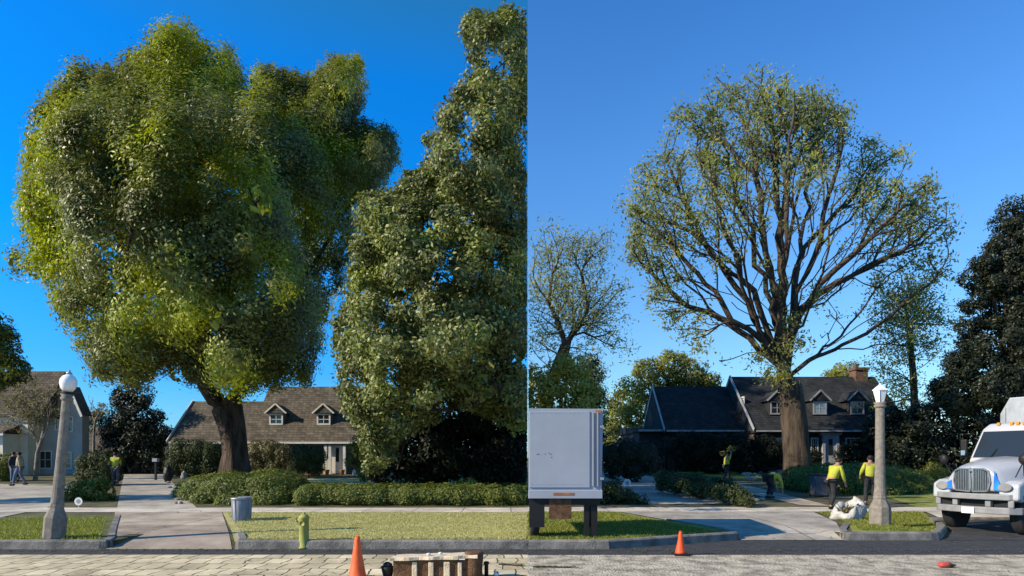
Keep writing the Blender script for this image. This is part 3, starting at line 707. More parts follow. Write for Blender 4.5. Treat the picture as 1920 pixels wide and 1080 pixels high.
mass('porch_bush', 'round dark bush in front of the porch windows', 'bush', 42, [(570,858,24),(592,855,20),(560,872,18),(590,874,18)], 'leaf_hedge_dim', .15, .07, (.25, .4), 60, clip=240)
mass('boxwood_hedge', 'large rounded green hedge at the corner where driveway meets sidewalk', 'hedge', 24.0, [(400,922,50,1.2,.62),(450,920,60,.3,.52),(515,918,58,.4,.52),(550,924,34,.6,.8),(365,922,30,2,.9),(430,902,42,3.2,.42),(510,901,48,3.2,.42),(400,936,34,-.6,.62),(455,938,44,-.9,.45),(520,936,44,-.8,.48)], 'leaf_hedge', .12, .055, (.16, .3), 100, depth=1.6, clip=520)
lobh = [(x, 931+rng.uniform(-2, 2), 40, rng.uniform(0, .5), .56) for x in range(600, 1030, 22)]+[(x, 931, 34, rng.uniform(-.2, .2), .66) for x in range(590, 1020, 31)]
mass('low_hedge', 'long low green hedge running along the back of the sidewalk to the picture seam', 'hedge', 22.8, lobh, 'leaf_hedge', .10, .05, (.16, .28), 95, keep=left_side, depth=1.7, clip=520)
mass('yellow_shrub', 'small yellow-green shrub poking up behind the low hedge', 'shrub', 25.5, [(877,908,13),(868,915,10),(886,914,10)], 'leaf_yellow', .12, .06, (.15, .25), 70)
mass('dark_thicket', 'deep dark thicket under the broad-leaved tree', 'shrubs', 29, [(780,880,26),(830,880,28),(880,878,30),(930,878,30),(975,880,30),(760,850,50),(830,835,60),(900,840,60),(960,845,60),(720,870,26),(790,800,40),(870,790,40),(940,790,50),(985,800,50),(1000,860,50)], 'leaf_darker', .24, .13, (.45, .7), 52, core=1.0, keep=left_side)  # shade below the crown is put into the near-black leaf colour
mass('door_shrub', 'leafy sunlit shrub between the white front door and the dark thicket', 'shrub', 36, [(675,835,18),(690,860,20),(665,868,12),(705,880,15),(680,885,12)], 'leaf_hedge', .17, .08, (.25, .4), 45, core=.5)
mass('roof_tree', 'pale treetop showing above the small brown roof at the left of the cypress', 'tree', 62, [(180,790,16),(165,800,14),(200,795,12),(190,770,10)], 'leaf_rusty', .3, .12, (.4, .7), 14, (180, 800, .12), core=0)
# right background
mass('yellow_tree', 'bushy yellow-green tree directly behind the white box trailer', 'tree', 30, [(1010,720,40),(1050,715,38),(1085,725,34),(1040,760,40),(1090,765,32),(1000,765,30),(1065,690,18),(1110,770,22)], 'leaf_yellow', .2, .10, (.35, .6), 28, (1050, 760, .2), keep=right_side, core=.45)
mass('dark_conifer', 'dark pointed conifer between the yellow tree and the dark bush', 'tree', 44, [(1105,700,18),(1108,730,24),(1112,760,26),(1112,800,30),(1100,840,30),(1108,680,10)], 'leaf_dark', .22, .1, (.4, .7), 26, (1110, 820, .2))
mass('olive_tree', 'spreading olive green tree rising behind the dark gabled wing', 'tree', 62, [(1180,745,36),(1215,710,34),(1255,690,32),(1300,705,30),(1330,725,22),(1170,790,36),(1210,770,34),(1260,740,36),(1155,830,30)], 'leaf_olive', .32, .15, (.6, 1.0), 14, (1230, 790, .3), core=.45)
mass('far_tree', 'small green tree seen above the ridge beside the brick chimney', 'tree', 64, [(1575,705,20),(1600,700,16),(1555,712,14)], 'leaf_olive', .32, .14, (.5, .8), 14, (1580, 740, .2), core=.4)
mass('round_bush', 'big dark bush behind the walking worker on the shaded drive', 'bush', 36, [(1150,855,26),(1175,850,28),(1205,855,28),(1220,868,20),(1150,875,22),(1185,878,24)], 'leaf_dark', .14, .07, (.25, .4), 60, clip=260)
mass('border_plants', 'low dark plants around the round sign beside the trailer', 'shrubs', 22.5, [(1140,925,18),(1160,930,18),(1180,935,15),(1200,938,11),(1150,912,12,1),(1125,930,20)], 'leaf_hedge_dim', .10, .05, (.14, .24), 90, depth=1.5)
lobg = [(1245+i*13, 905+i*2.35+rng.uniform(-2, 2), 13, 27-i*.5-26) for i in range(13)]+[(1240+i*13, 893+i*1.7, 9, 28.5-i*.35-26) for i in range(11)]
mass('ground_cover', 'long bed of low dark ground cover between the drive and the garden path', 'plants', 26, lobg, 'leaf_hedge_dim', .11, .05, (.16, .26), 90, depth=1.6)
mass('mound_hedge', 'broad rounded hedge in front of the great tree and behind the two workers in yellow', 'hedge', 29, [(1510,900,40,.5,.68),(1560,898,55,0,.52),(1620,898,60,0,.48),(1680,904,48,0,.6),(1705,912,28,0,.9),(1545,912,46,-.8,.5),(1620,915,56,-1,.42),(1680,918,40,-1,.5)], 'leaf_hedge', .13, .06, (.2, .34), 75, depth=1.5, clip=330)
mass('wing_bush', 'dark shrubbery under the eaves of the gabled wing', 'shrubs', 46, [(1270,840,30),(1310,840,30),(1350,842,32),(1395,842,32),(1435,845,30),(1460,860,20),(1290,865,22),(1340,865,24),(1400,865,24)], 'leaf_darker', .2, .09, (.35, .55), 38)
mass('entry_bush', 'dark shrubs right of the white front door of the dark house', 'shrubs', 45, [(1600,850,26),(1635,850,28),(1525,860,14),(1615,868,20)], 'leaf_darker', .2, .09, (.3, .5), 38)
mass('screen_trees', 'low dark wall of foliage between the lamp post and the large dark tree', 'shrubs', 44, [(1665,800,34),(1700,810,42),(1740,800,40),(1780,790,50),(1680,850,36),(1730,850,40),(1780,850,46),(1820,820,50),(1860,830,50),(1910,830,55),(1650,830,20)], 'leaf_dark', .25, .12, (.5, .8), 26)
mass('evergreen_tree', 'very large dark evergreen at the right edge towering over the truck', 'tree', 34, [(1902,392,14),(1890,420,18),(1915,440,34),(1872,455,16),(1895,500,40),(1848,490,16),(1855,530,26),(1930,560,70),(1875,585,42),(1828,570,16),(1880,650,66),(1835,640,28),(1800,690,28),(1850,720,60),(1930,720,80),(1790,745,34),(1960,480,60),(1822,520,10),(1770,720,18),(1812,610,14)], 'leaf_dark', .17, .085, (.3, .62), 62, (1910, 700, .4), core=.6)
mass('yellow_bush', 'small bush catching sun under the dark foliage near the truck mirror', 'shrub', 38, [(1748,885,18),(1765,888,14),(1735,892,10)], 'leaf_olive', .15, .07, (.2, .35), 50)
mass('verge_tree', 'tree standing on the verge to the left of everything in view', 'tree', 20, [(-760,500,100),(-830,440,90),(-690,450,80),(-720,540,60),(-800,560,60),(-640,500,50)], 'leaf_olive', .22, .09, (.4, .7), 20, (-760, 640, .18), core=.25, cover=.8)
# small bare tree before the cream house
thin_tree('small crooked tree with rusty thin foliage in front of the cream house', 38, [(66, 885), (70, 850), (78, 825)], [.13, .11, .09],
          [(20,740,0),(60,730,1),(100,750,-1),(110,790,0),(10,780,1),(40,800,-1),(90,770,1)], [(30,750,32),(70,745,32),(105,770,22),(15,785,22),(60,780,40),(95,740,20)], 260, 'leaf_rusty', 'bark_pale', (15, .4, .17, .07), r0=.011, name='garden_tree')
thin_tree('bare twiggy tree between the cream house and the cypress', 50, [(176, 870), (176, 820), (178, 790)], [.12, .09, .07],
          [(160,755,0),(175,745,1),(195,755,0),(205,775,-1),(155,775,0)], [(175,765,25),(195,770,18),(162,775,14)], 90, 'leaf_rusty', 'bark_pale', (2, .3, .15, .06), r0=.012, name='bare_tree')

# grass blades on the two front lawns (nobody could count them)
def grass(name, label, polys, n, m, h=.05):
    P_ = []
    for poly in polys:
        xs = [p[0] for p in poly]; ys = [p[1] for p in poly]; a = np.column_stack([rng.uniform(min(xs), max(xs), n), rng.uniform(min(ys), max(ys), n)])
        ins = np.zeros(len(a), bool); j = len(poly)-1
        for i in range(len(poly)):
            xi, yi = poly[i]; xj, yj = poly[j]
            c = ((yi > a[:, 1]) != (yj > a[:, 1])) & (a[:, 0] < (xj-xi)*(a[:, 1]-yi)/(yj-yi+1e-12)+xi); ins ^= c; j = i
        P_.append(a[ins])
    a = np.concatenate(P_); z = np.array([Z(x, y) for x, y in a]); n = len(a)
    b = np.column_stack([a, z+.005]); hh = h*rng.uniform(.3, 1.3, (n, 1)); t = np.column_stack([rng.normal(0, .5, n), rng.normal(0, .5, n), np.ones(n)])
    s_ = unit(n); s_[:, 2] = 0; s_ = nrm(s_)*.012
    q = np.stack([b-s_, b+s_, b+t*hh+s_*.2, b+t*hh-s_*.2], 1)
    class Q:
        def arrays(s): return q
    o = leafobj(name, Q(), m, None); tag(o, label, 'grass', kind='stuff')
grass('grass', 'dry yellow-green grass of the left verge lawn', [[(-5.3, 12.76), (SE*12.76, 12.76), (SE*19.1, 19.1), (-8.5, 19.1)]], 60000, 'grass_dry', .028)
grass('grass', 'short green grass on the verges of the right half and the lamp island', [[(-10.5, 12.8), (-8.25, 12.8), (-11.1, 17.5), (-13.5, 17.0), (-12.8, 15)], [(SE*12.8, 12.8), (2.2, 12.95), (4.2, 13.85), (4.4, 14.6), (3.4, 17.5), (3.0, 19.2), (SE*19.2, 19.2)], [(8.35, 16.0), (7.9, 14.5), (9.25, 14.15), (10.3, 15.5), (12.2, 19.2), (9.2, 19.2)]], 30000, 'grass_green')

n = 2600; yy = np.concatenate([12.45-np.abs(rng.normal(0, .18, n//2)), rng.uniform(9.6, 20.5, n-n//2)]); xx = rng.uniform(-14, 16, n)
kq = [(x, y) for x, y in zip(xx, yy)]
Lv = Leaves(); pz = np.array([(x, y, Z(x, y)+.03) for x, y in kq]); Lv.add(pz, np.tile([0, 0, 1.], (n, 1)), .065, .035, .35, 1)
tag(leafobj('leaf_litter', Lv, 'leaf_rusty', None), 'scattered fallen leaves along the kerbs and on the paving', 'leaf litter', kind='stuff')

# ------------------------------------------------------------------ houses
def window(m_w, parent, x0, x1, z0, z1, y, frame='white', glass='glass', bars=(1, 1), axis='x', t=.06, x=None):
    """window in a wall facing -y (axis x) or facing -x/+x (axis y); frame with its pane as sub-part"""
    f = MB().use(frame); w = .08
    def bx(a0, a1, c0, c1, d0, d1, mb):
        if axis == 'x': mb.box(a0, a1, y-d1, y-d0, c0, c1)
        else: mb.box(x-d1, x-d0, a0, a1, c0, c1)
    bx(x0, x0+w, z0, z1, 0, t, f); bx(x1-w, x1, z0, z1, 0, t, f); bx(x0+w, x1-w, z0, z0+w, 0, t, f); bx(x0+w, x1-w, z1-w, z1, 0, t, f)
    for i in range(1, bars[0]+1):
        c = x0+(x1-x0)*i/(bars[0]+1); bx(c-.015, c+.015, z0+w, z1-w, .012, t-.01, f)
    for i in range(1, bars[1]+1):
        c = z0+(z1-z0)*i/(bars[1]+1); bx(x0+w, x1-w, c-.015, c+.015, .012, t-.013, f)
    fo = f.build('window', parent, world=True)
    g = MB().use(glass); bx(x0+w, x1-w, z0+w, z1-w, 0, .01, g); g.build('pane', fo); 
    # sub-part verts are in world coords; make them local
    me = fo.children[0].data; off = Vector(parent.location)
    for v in me.vertices: v.co -= off
    return fo
def gable_roof(x0, x1, y0, y1, ze, zr, m, oh=.3, th=.18, name='roof', parent=None, hipl=0, hipr=0):
    """ridge runs along x"""
    ym = (y0+y1)/2; sl = (zr-ze)/(ym-y0); f = MB().use(m)
    y0 -= oh; y1 += oh; ze -= oh*sl
    xa, xb = x0-.2, x1+.2
    vs = [(xa, y0, ze), (xb, y0, ze), (xb, y1, ze), (xa, y1, ze), (xa+hipl, ym, zr), (xb-hipr, ym, zr),
          (xa, y0, ze-th), (xb, y0, ze-th), (xb, y1, ze-th), (xa, y1, ze-th)]
    f.add(vs, [(0, 1, 5, 4), (2, 3, 4, 5), (0, 4, 3), (1, 2, 5), (6, 9, 8, 7), (0, 6, 7, 1), (1, 7, 8, 2), (2, 8, 9, 3), (3, 9, 6, 0)])
    return f.build(name, parent, world=True)
def gable_end(x, y0, y1, zb, ze, zr, m, parent, th=.2, sgn=1):
    ym = (y0+y1)/2; f = MB().use(m); f.prism([(y0, zb), (y1, zb), (y1, ze), (ym, zr), (y0, ze)], x, x+th*sgn, 'x'); return f
def barge(x, y0, y1, ze, zr, parent, oh=.3, w=.22, m='white'):
    ym = (y0+y1)/2; sl = (zr-ze)/(ym-y0); f = MB().use(m)
    f.bar((x, y0-oh, ze-oh*sl+.02), (x, ym, zr+.02), .06, w); f.bar((x, y1+oh, ze-oh*sl+.02), (x, ym, zr+.02), .06, w)
    return f.build('barge_board', parent, world=True)
def dormer(parent, x, yf, zb, w, h, roofm, trim, wall, roof_y, gh=.75, bars=(1, 1), glass='glass'):
    d = MB().use(wall); d.box(x-w/2, x+w/2, yf, roof_y+1.2, zb, zb+h); o = d.build('dormer', parent, world=True)
    off = Vector(parent.location)
    def sub(mb, n):
        q = mb.build(n, o)
        for v in q.data.vertices: v.co -= off
    r = MB().use(roofm); r.prism([(x-w/2-.22, zb+h-.05), (x+w/2+.22, zb+h-.05), (x, zb+h+gh)], yf-.15, roof_y+gh*1.7+1.2); sub(r, 'roof')
    t = MB().use(trim); t.bar((x-w/2-.25, yf-.19, zb+h-.06), (x, yf-.19, zb+h+gh+.02), .07, .10); t.bar((x+w/2+.25, yf-.19, zb+h-.06), (x, yf-.19, zb+h+gh+.02), .07, .10); sub(t, 'barge_board')
    f = MB().use(trim); a, b, c, e = x-w/2+.05, x+w/2-.05, zb+.05, zb+h-.08; s_ = .11
    f.box(a, a+s_, yf-.05, yf-.003, c, e); f.box(b-s_, b, yf-.05, yf-.003, c, e); f.box(a+s_, b-s_, yf-.05, yf-.003, c, c+s_); f.box(a+s_, b-s_, yf-.05, yf-.003, e-s_, e)
    f.box((a+b)/2-.02, (a+b)/2+.02, yf-.04, yf-.003, c+s_, e-s_); f.box(a+s_, b-s_, yf-.036, yf-.003, (c+e)/2-.02, (c+e)/2+.02); sub(f, 'window_frame')
    g = MB().use(glass); g.box(a+s_, b-s_, yf-.02, yf-.004, c+s_, e-s_); sub(g, 'pane')
    return o
# --- brown roofed house, left half
def X(px, Y): return (px-HX)/F*Y
h = thing('brown_house', 'long single-storey house with brown shingle roof, dormers and white porch door', 'house', (X(490, 46), 46, .6))
x0, x1 = X(314, 46), X(725, 46); zb = Z(x0, 46)-.2
w_ = MB().use('brown_wall'); w_.box(x0, x1, 46.4, 54, zb, 3.2); w_.build('wall', h, world=True)
gable_roof(x0+.4, x0+6.2, 46, 53, 3.15, 6.15, 'roof_brown', parent=h, name='roof')
gable_roof(x0+6, x1, 45.97, 54.2, 3.17, 7.35, 'roof_brown', parent=h, name='roof', hipr=3)
gable_end(x0+.3, 46, 53, zb, 3.0, 6.0, 'white', h, sgn=-1).build('gable_wall', h, world=True)
barge(x0+.1, 46, 53, 3.15, 6.15, h)
gable_end(x0+6.05, 46.2, 54, 3.0, 3.1, 7.1, 'brown_wall', h).build('gable_wall', h, world=True)
m = MB().use('white'); m.bar((x0+.3, 45.62, 2.86), (x1, 45.6, 2.86), .05, .14); m.build('gutter', h, world=True)
for px in (518, 607): dormer(h, X(px, 47), 47.0, 4.15, 1.1, .95, 'roof_brown', 'white', 'brown_wall', 47.2, gh=.62)
for px0, px1, nb in ((478, 500, 2), (530, 556, 3), (560, 580, 2)): window(None, h, X(px0, 46.4), X(px1, 46.4), 1.5, 2.75, 46.4, bars=(nb, 2))
pm = MB().use('white'); pm.box(X(608, 46.4), X(650, 46.4), 46.2, 46.398, .62, 2.8); pm.build('porch_wall', h, world=True)
dm = MB().use('white'); dm.box(X(622, 46.2), X(640, 46.2), 46.12, 46.198, .66, 2.68); do_ = dm.build('door', h, world=True)
gm = MB().use('glass'); gm.box(X(629, 46), X(635, 46), 46.09, 46.118, 1.5, 2.5); q = gm.build('pane', do_)
for v in q.data.vertices: v.co -= Vector(h.location)
cm = MB().use('white')
for px in (611, 619, 646): cm = MB().use('white'); cm.box(X(px, 45.8)-.09, X(px, 45.8)+.09, 45.7, 45.88, .62, 2.78); cm.build('porch_column', h, world=True)
for px in (613, 642):
    m = MB().use('rust').lathe([(.12, 0), (.18, .32), (.2, .36)], 14); p = G(px, 891); o = m.build('flower_pot', loc=None); o.location = (X(px, 45), 45, Z(-12, 45)+.01)
    tag(o, 'dark pot at the %s side of the white porch door' % ('left' if px == 613 else 'right'), 'plant pot', 'pots by the porch door')
# --- cream house at the left edge
h = thing('cream_house', 'cream two-storey house with arched garage and brown roofs at the left edge', 'house', (X(60, 44), 44, .6))
xa, xb = -48.0, X(52, 44); zb = .4
w_ = MB().use('cream'); w_.box(xa, xb, 44, 47.8, zb, 5.2); w_.build('wall', h, world=True)
m = MB().use('cream'); m.box(xa, xb-.6, 42.6, 43.99, zb, 3.4); m.build('garage_wall', h, world=True)
m = MB().use('white'); m.prism([(xb-4.6, .5), (xb-1.1, .5), (xb-1.1, 2.3), (xb-1.6, 2.65), (xb-2.85, 2.9), (xb-4.1, 2.65), (xb-4.6, 2.3)], 42.54, 42.598); m.build('garage_door', h, world=True)
m = MB().use('white'); m.bar((xa, 42.3, 3.55), (xb-.3, 42.3, 3.35), .14, .18); m.build('fascia', h, world=True)
m = MB().use('roof_grey'); m.prism([(42.2, 3.44), (43.99, 3.44), (43.99, 4.1)], xa, xb-.4, 'x'); m.build('garage_roof', h, world=True)
gable_roof(xa, xb+1.0, 44, 48, 5.2, 8.0, 'roof_grey', parent=h)
gx0, gx1 = X(52, 45), X(154, 45.2); cx = X(132, 45)
m = MB().use('greywall'); m.prism([(gx0, zb), (gx1, zb), (gx1, 4.9), (cx, 6.7), (gx0, 5.1)], 45.2, 45.95); m.build('wing_wall', h, world=True)
m = MB().use('roof_grey')
m.add([(gx0-.3, 44.9, 4.9), (cx, 44.9, 6.85), (gx1+.2, 44.9, 4.75), (gx0-.3, 46, 4.9), (cx, 46, 6.85), (gx1+.2, 46, 4.75), (gx0-.3, 44.9, 4.72), (cx, 44.9, 6.67), (gx1+.2, 44.9, 4.57)],
      [(0, 1, 4, 3), (1, 2, 5, 4), (0, 6, 7, 1), (1, 7, 8, 2)]); m.build('wing_roof', h, world=True)
m = MB().use('white'); m.bar((cx, 44.85, 6.77), (gx1+.2, 44.85, 4.67), .06, .16); m.build('barge_board', h, world=True)
window(None, h, gx0+1.8, gx0+2.8, 3.7, 4.9, 45.2, bars=(1, 2)); window(None, h, gx1-1.3, gx1-.6, 3.6, 4.7, 45.2, bars=(0, 2)); window(None, h, gx1-1.4, gx1-.7, 1.0, 2.2, 45.2, bars=(0, 2)); window(None, h, gx0+.6, gx0+1.6, 1.0, 2.3, 45.2)
# --- small far roof in the middle of the left part
h = thing('far_garage', 'small low building with brown roof beyond the clipped hedge', 'house', (X(182, 56), 56, .9))
m = MB().use('brown_wall'); m.box(X(150, 56), X(222, 56), 56, 61, .8, 2.7); m.build('wall', h, world=True)
gable_roof(X(150, 56), X(222, 56), 56, 61, 2.7, 4.6, 'roof_brown', parent=h)
m = MB().use('black'); m.box(X(175, 56), X(195, 56), 55.95, 55.99, 1.0, 2.3); m.build('window', h, world=True)
m = MB().use('dark_wall'); m.box(X(225, 52), X(312, 52), 52, 56, .8, 3.4); tag(m.build('carport', loc=(X(268, 52), 52, .8)), 'dark low carport in shadow at the end of the driveway', 'carport')
# --- dark house, right half
h = thing('dark_house', 'dark steep-roofed house with gabled wing, white trimmed dormers and brick chimney', 'house', (18.1, 48, .9))
zb = .8
m = MB().use('dark_wall'); m.box(12.1, 18.2, 50.3, 57.7, zb, 4.25); m.build('wing_wall', h, world=True)
gable_roof(12.1, 18.4, 50, 58, 4.2, 7.8, 'roof_dark', parent=h, name='wing_roof')
gable_end(12.0, 50.3, 57.7, zb, 4.1, 7.55, 'dark_wall', h).build('gable_wall', h, world=True)
barge(11.85, 50, 58, 4.2, 7.8, h, w=.24, m='trim')
m = MB().use('roof_dark'); m.prism([(50.6, 4.0), (50.6, 3.85), (60, 3.85), (60, 4.6)], 10.0, 11.98, 'x'); m.build('lean_to_roof', h, world=True)
m = MB().use('dark_wall'); m.box(10.15, 11.97, 51, 59.5, zb, 3.84); m.build('lean_to_wall', h, world=True)
m = MB().use('trim'); m.bar((10.0, 50.55, 3.95), (12.0, 50.55, 3.95), .06, .16); m.build('gutter', h, world=True)
m = MB().use('dark_wall'); m.box(18.3, 29.8, 48.3, 57.7, zb, 4.15); m.build('wall', h, world=True)
gable_roof(18.3, 29.8, 48, 58, 4.1, 8.5, 'roof_dark', parent=h)
gable_end(18.25, 48.3, 57.7, zb, 4.0, 8.2, 'brown_wall', h).build('gable_wall', h, world=True)
barge(18.05, 48, 58, 4.1, 8.5, h, w=.24, m='trim')
m = MB().use('trim'); m.bar((12, 49.62, 3.88), (18, 49.62, 3.88), .05, .12); m.bar((18.2, 47.63, 3.78), (29.9, 47.63, 3.78), .05, .10); m.build('gutter', h, world=True)
window(None, h, 50.1, 51.3, 5.35, 6.6, 0, bars=(1, 4), axis='y', x=18.22, frame='white', glass='glass_pale')
window(None, h, 51.2, 52.2, 1.8, 3.3, 0, bars=(1, 2), axis='y', x=11.96, glass='glass_pale')
window(None, h, 52.8, 53.8, 1.8, 3.3, 0, bars=(1, 2), axis='y', x=11.96, glass='glass_pale')
for px, gl in ((1457, 'glass'), (1537, 'glass_pale'), (1607, 'glass')): dormer(h, X(px, 49), 49.0, 5.05, 1.15, 1.15, 'roof_dark', 'trim', 'dark_wall', 49.3, gh=.72, glass=gl)
for a, b in ((1450, 1470), (1520, 1534), (1585, 1612)): window(None, h, X(a, 48.3), X(b, 48.3), 1.7, 3.3, 48.3, bars=(2, 2), frame='greywall')
m = MB().use('trim'); xd = X(1557, 48.2); m.box(xd-.62, xd-.42, 48.1, 48.298, .9, 3.5); m.box(xd+.42, xd+.62, 48.1, 48.298, .9, 3.5); m.box(xd-.8, xd+.8, 48.05, 48.298, 3.502, 3.75); m.build('door_frame', h, world=True)
m = MB().use('trim'); m.box(xd-.42, xd+.42, 48.2, 48.296, .92, 3.5); do_ = m.build('door', h, world=True)
m = MB().use('glass'); m.box(xd-.15, xd+.15, 48.17, 48.198, 2.0, 3.2); q = m.build('pane', do_)
for v in q.data.vertices: v.co -= Vector(h.location)
m = MB().use('brick'); xc = X(1610, 53); m.box(xc-.5, xc+.5, 52.5, 53.5, 7.2, 9.0); m.box(xc-.6, xc+.6, 52.4, 53.6, 9.003, 9.2); m.box(xc-.35, xc-.1, 52.8, 53.1, 9.203, 9.5); m.build('chimney', h, world=True)

# ------------------------------------------------------------------ street lamps
def post(t, H, lean, basew=.27, top=.1):
    T = Matrix.Rotation(lean, 4, 'Y')
    m = MB().use('concrete_post'); m.lathe([(basew, 0), (basew, .42), (basew*.93, .46), (basew*.75, .55), (basew*.62, .62), (basew*.66, .66), (basew*.60, .72)], 8, phase=R(22.5), smooth=False, T=T); m.build('base', t, bevel=.012)
    m = MB().use('concrete_post')
    prof = [(basew*.58, .72), (basew*.52, .9), (basew*.46, H*.5), (top, H-.14)]
    m.lathe(prof, 16, T=T, smooth=False, phase=0); m.build('shaft', t)
    m = MB().use('concrete_post'); m.lathe([(top, H-.14), (top*1.35, H-.11), (top*1.35, H-.07), (top*1.05, H-.05), (top*1.5, H)], 16, T=T); m.build('capital', t); return T
g = G(100, 1027)
Y = 12.95; base = (X(101, Y), Y, .165)
t = thing('street_lamp', 'leaning tapered concrete street lamp with round glass globe on the small grass island', 'street lamp', base)
H = 2.93; T = post(t, H, math.atan2(28, 300), .205, .085)
m = MB().use('black'); m.lathe([(.10, H), (.12, H+.03), (.09, H+.05)], 16, T=T); m.build('collar', t)
m = MB().use('globe'); m.lathe([(.08, H+.05), (.13, H+.12), (.155, H+.21), (.15, H+.29), (.11, H+.36), (.05, H+.40)], 20, T=T); m.build('globe', t)
m = MB().use('steel'); m.lathe([(.06, H+.41), (.05, H+.44), (.02, H+.455), (.012, H+.50)], 12, T=T); m.build('finial', t)
Y = 15.6; base = (X(1650, Y), Y, .165)
t = thing('street_lamp', 'upright fluted concrete street lamp with five-sided white lantern beside the debris bag', 'street lamp', base)
H = 2.98; T = post(t, H, 0, .24, .1)
m = MB().use('globe'); m.lathe([(.10, H), (.17, H+.26), (.17, H+.28)], 6, T=T, smooth=False); m.build('lantern', t)
m = MB().use('globe'); m.lathe([(.19, H+.282), (.19, H+.30), (.03, H+.43), (.02, H+.46)], 6, T=T, smooth=False); m.build('lantern_roof', t)
m = MB().use('black')
for k_ in range(6):
    a = 2*math.pi*k_/6; m.bar((.103*math.cos(a), .103*math.sin(a), H), (.173*math.cos(a), .173*math.sin(a), H+.28), .01)
m.build('glazing_bars', t)

# ------------------------------------------------------------------ small street things
def at(px, py): return Vector(G(px, py))
# hydrant
p = at(570, 1024); p.z += .01
t = thing('fire_hydrant', 'yellow-green fire hydrant standing on the dry lawn', 'fire hydrant', p)
m = MB().use('hydrant').lathe([(.115, 0), (.115, .03), (.098, .045), (.094, .30), (.092, .585), (.10, .595), (.10, .63), (.08, .645), (.05, .675)], 20); m.build('barrel', t)
m = MB().use('hydrant'); m.tube([(-.14, 0, .555), (-.08, 0, .555)], .045, 12); m.build('outlet', t)
m = MB().use('hydrant'); m.tube([(0, -.13, .50), (0, -.08, .50)], .05, 12); m.build('outlet', t)
m = MB().use('hydrant').lathe([(.03, .676), (.03, .71)], 5, smooth=False); m.build('stem_nut', t)
# grey cans: two tucked together
for i, (px, py, r, lab) in enumerate(((448, 977, .19, 'front grey ribbed waste bin of the pair on the lawn by the hedge'), (460, 974, .17, 'grey bin half hidden behind the other bin by the hedge'))):
    p = at(px, py); p.z += .01; t = thing('waste_bin', lab, 'waste bin', p, group='grey bins on the verge')
    H = .60
    m = MB().use('grey_can'); m.lathe([(r*.82, 0), (r*.84, .02), (r*.98, H-.05)], 22, smooth=True); m.build('body', t)
    m = MB().use('steel'); m.lathe([(r*1.03, H-.05), (r*1.05, H-.01), (r*.97, H)], 22); m.build('rim', t)
    m = MB().use('grey_can')
    for k_ in range(11):
        a = 2*math.pi*k_/11; m.bar((r*.845*math.cos(a), r*.845*math.sin(a), .03), (r*.985*math.cos(a), r*.985*math.sin(a), H-.06), .014)
    m.build('ribs', t)
# cones
def cone(loc, H, r, label, mt, band=False):
    t = thing('traffic_cone', label, 'traffic cone', loc, group='orange cones by the kerb')
    m = MB().use('black' if H < .6 else mt); m.box(-r*1.6, r*1.6, -r*1.6, r*1.6, 0, .035); m.build('base', t, bevel=.01)
    m = MB().use(mt); m.lathe([(r*1.25, .035), (r*1.1, .06), (r*.65, H*.55), (r*.34, H*.93), (r*.26, H), (r*.18, H-.01)], 24); m.build('body', t)
    return t
cone((X(670, 9.35), 9.35, .011), .645, .115, 'tall slim faded orange cone standing beside the low wooden bench', 'orange')
cone((X(1276, 11.75), 11.75, .012), .44, .085, 'small bright orange cone with dark foot on the road by the kerb', 'orange_soft')
# low bench with pale top and brown slatted apron
p = (X(818, 9.45), 9.45, .011)
t = thing('wooden_bench', 'low rustic bench with pale plank top, brown slatted front and round log end', 'bench', p)
m = MB().use('wood_pale'); n = 18; vs = []; 
pts = [(-.66+1.28*i/n, -.17+.02*math.sin(i*1.3)) for i in range(n+1)]+[(.62-1.24*i/n, .16+.025*math.sin(i*.9)) for i in range(n+1)]
hz = [(.335+.035*(x+.6)) for x, y in pts]
m.add([(x, y, z) for (x, y), z in zip(pts, hz)]+[(x, y, z-.05) for (x, y), z in zip(pts, hz)], [tuple(range(len(pts)))]+[tuple(range(2*len(pts)-1, len(pts)-1, -1))]+[(i, i+len(pts), (i+1) % len(pts)+len(pts), (i+1) % len(pts)) for i in range(len(pts))]); m.build('top', t, bevel=.006)
m = MB().use('wood_brown'); m.box(-.58, .48, -.12, -.06, .02, .29); m.build('apron', t, bevel=.006)
for x_, w_ in ((-.30, .075), (-.06, .075), (.17, .09), (.36, .06)):
    m = MB().use('wood_pale'); m.box(x_-w_/2, x_+w_/2, -.15, -.122, 0, .27); m.build('leg', t, bevel=.01)
m = MB().use('wood_brown'); m.lathe([(.13, 0), (.12, .15), (.135, .3), (.14, .40), (.11, .41)], 14, c=(.56, -.03, 0)); m.build('log_end', t)
m = MB().use('wood_brown'); m.box(-.62, -.52, -.1, .12, 0, .285); m.build('leg', t, bevel=.01)
m = MB().use('white'); m.lathe([(.03, .40), (.035, .415), (.02, .43)], 12, c=(-.1, -.1, -.035)); m.build('cap', t)
m = MB().use('white'); m.lathe([(.03, .40), (.035, .415), (.02, .43)], 12, c=(.07, -.08, -.025)); m.build('cap', t)
t = thing('flower_pot', 'dark squat pot at the left end of the low bench', 'plant pot', (X(727, 9.5), 9.5, .011))
m = MB().use('black').lathe([(.06, 0), (.09, .12), (.10, .17), (.085, .175)], 16); m.build('pot', t)
m = MB().use('black').blob((0, 0, .19), .075, .075, .05, 2, .5, 2); m.build('plant', t)
m = MB().use('black').lathe([(.03, 0), (.03, .2), (.04, .21), (.042, .24), (.02, .25)], 12); o = m.build('short_post'); o.location = (X(912, 9.5), 9.5, .011)
tag(o, 'short black peg standing right of the low bench', 'peg')
t = thing('garden_ball', 'small white and black ball on the paving right of the bench', 'ball', (X(931, 9.5), 9.5, .05))
m = MB().use('white').blob((0, 0, .03), .04, .04, .04, 3, .02); m.build('ball', t)
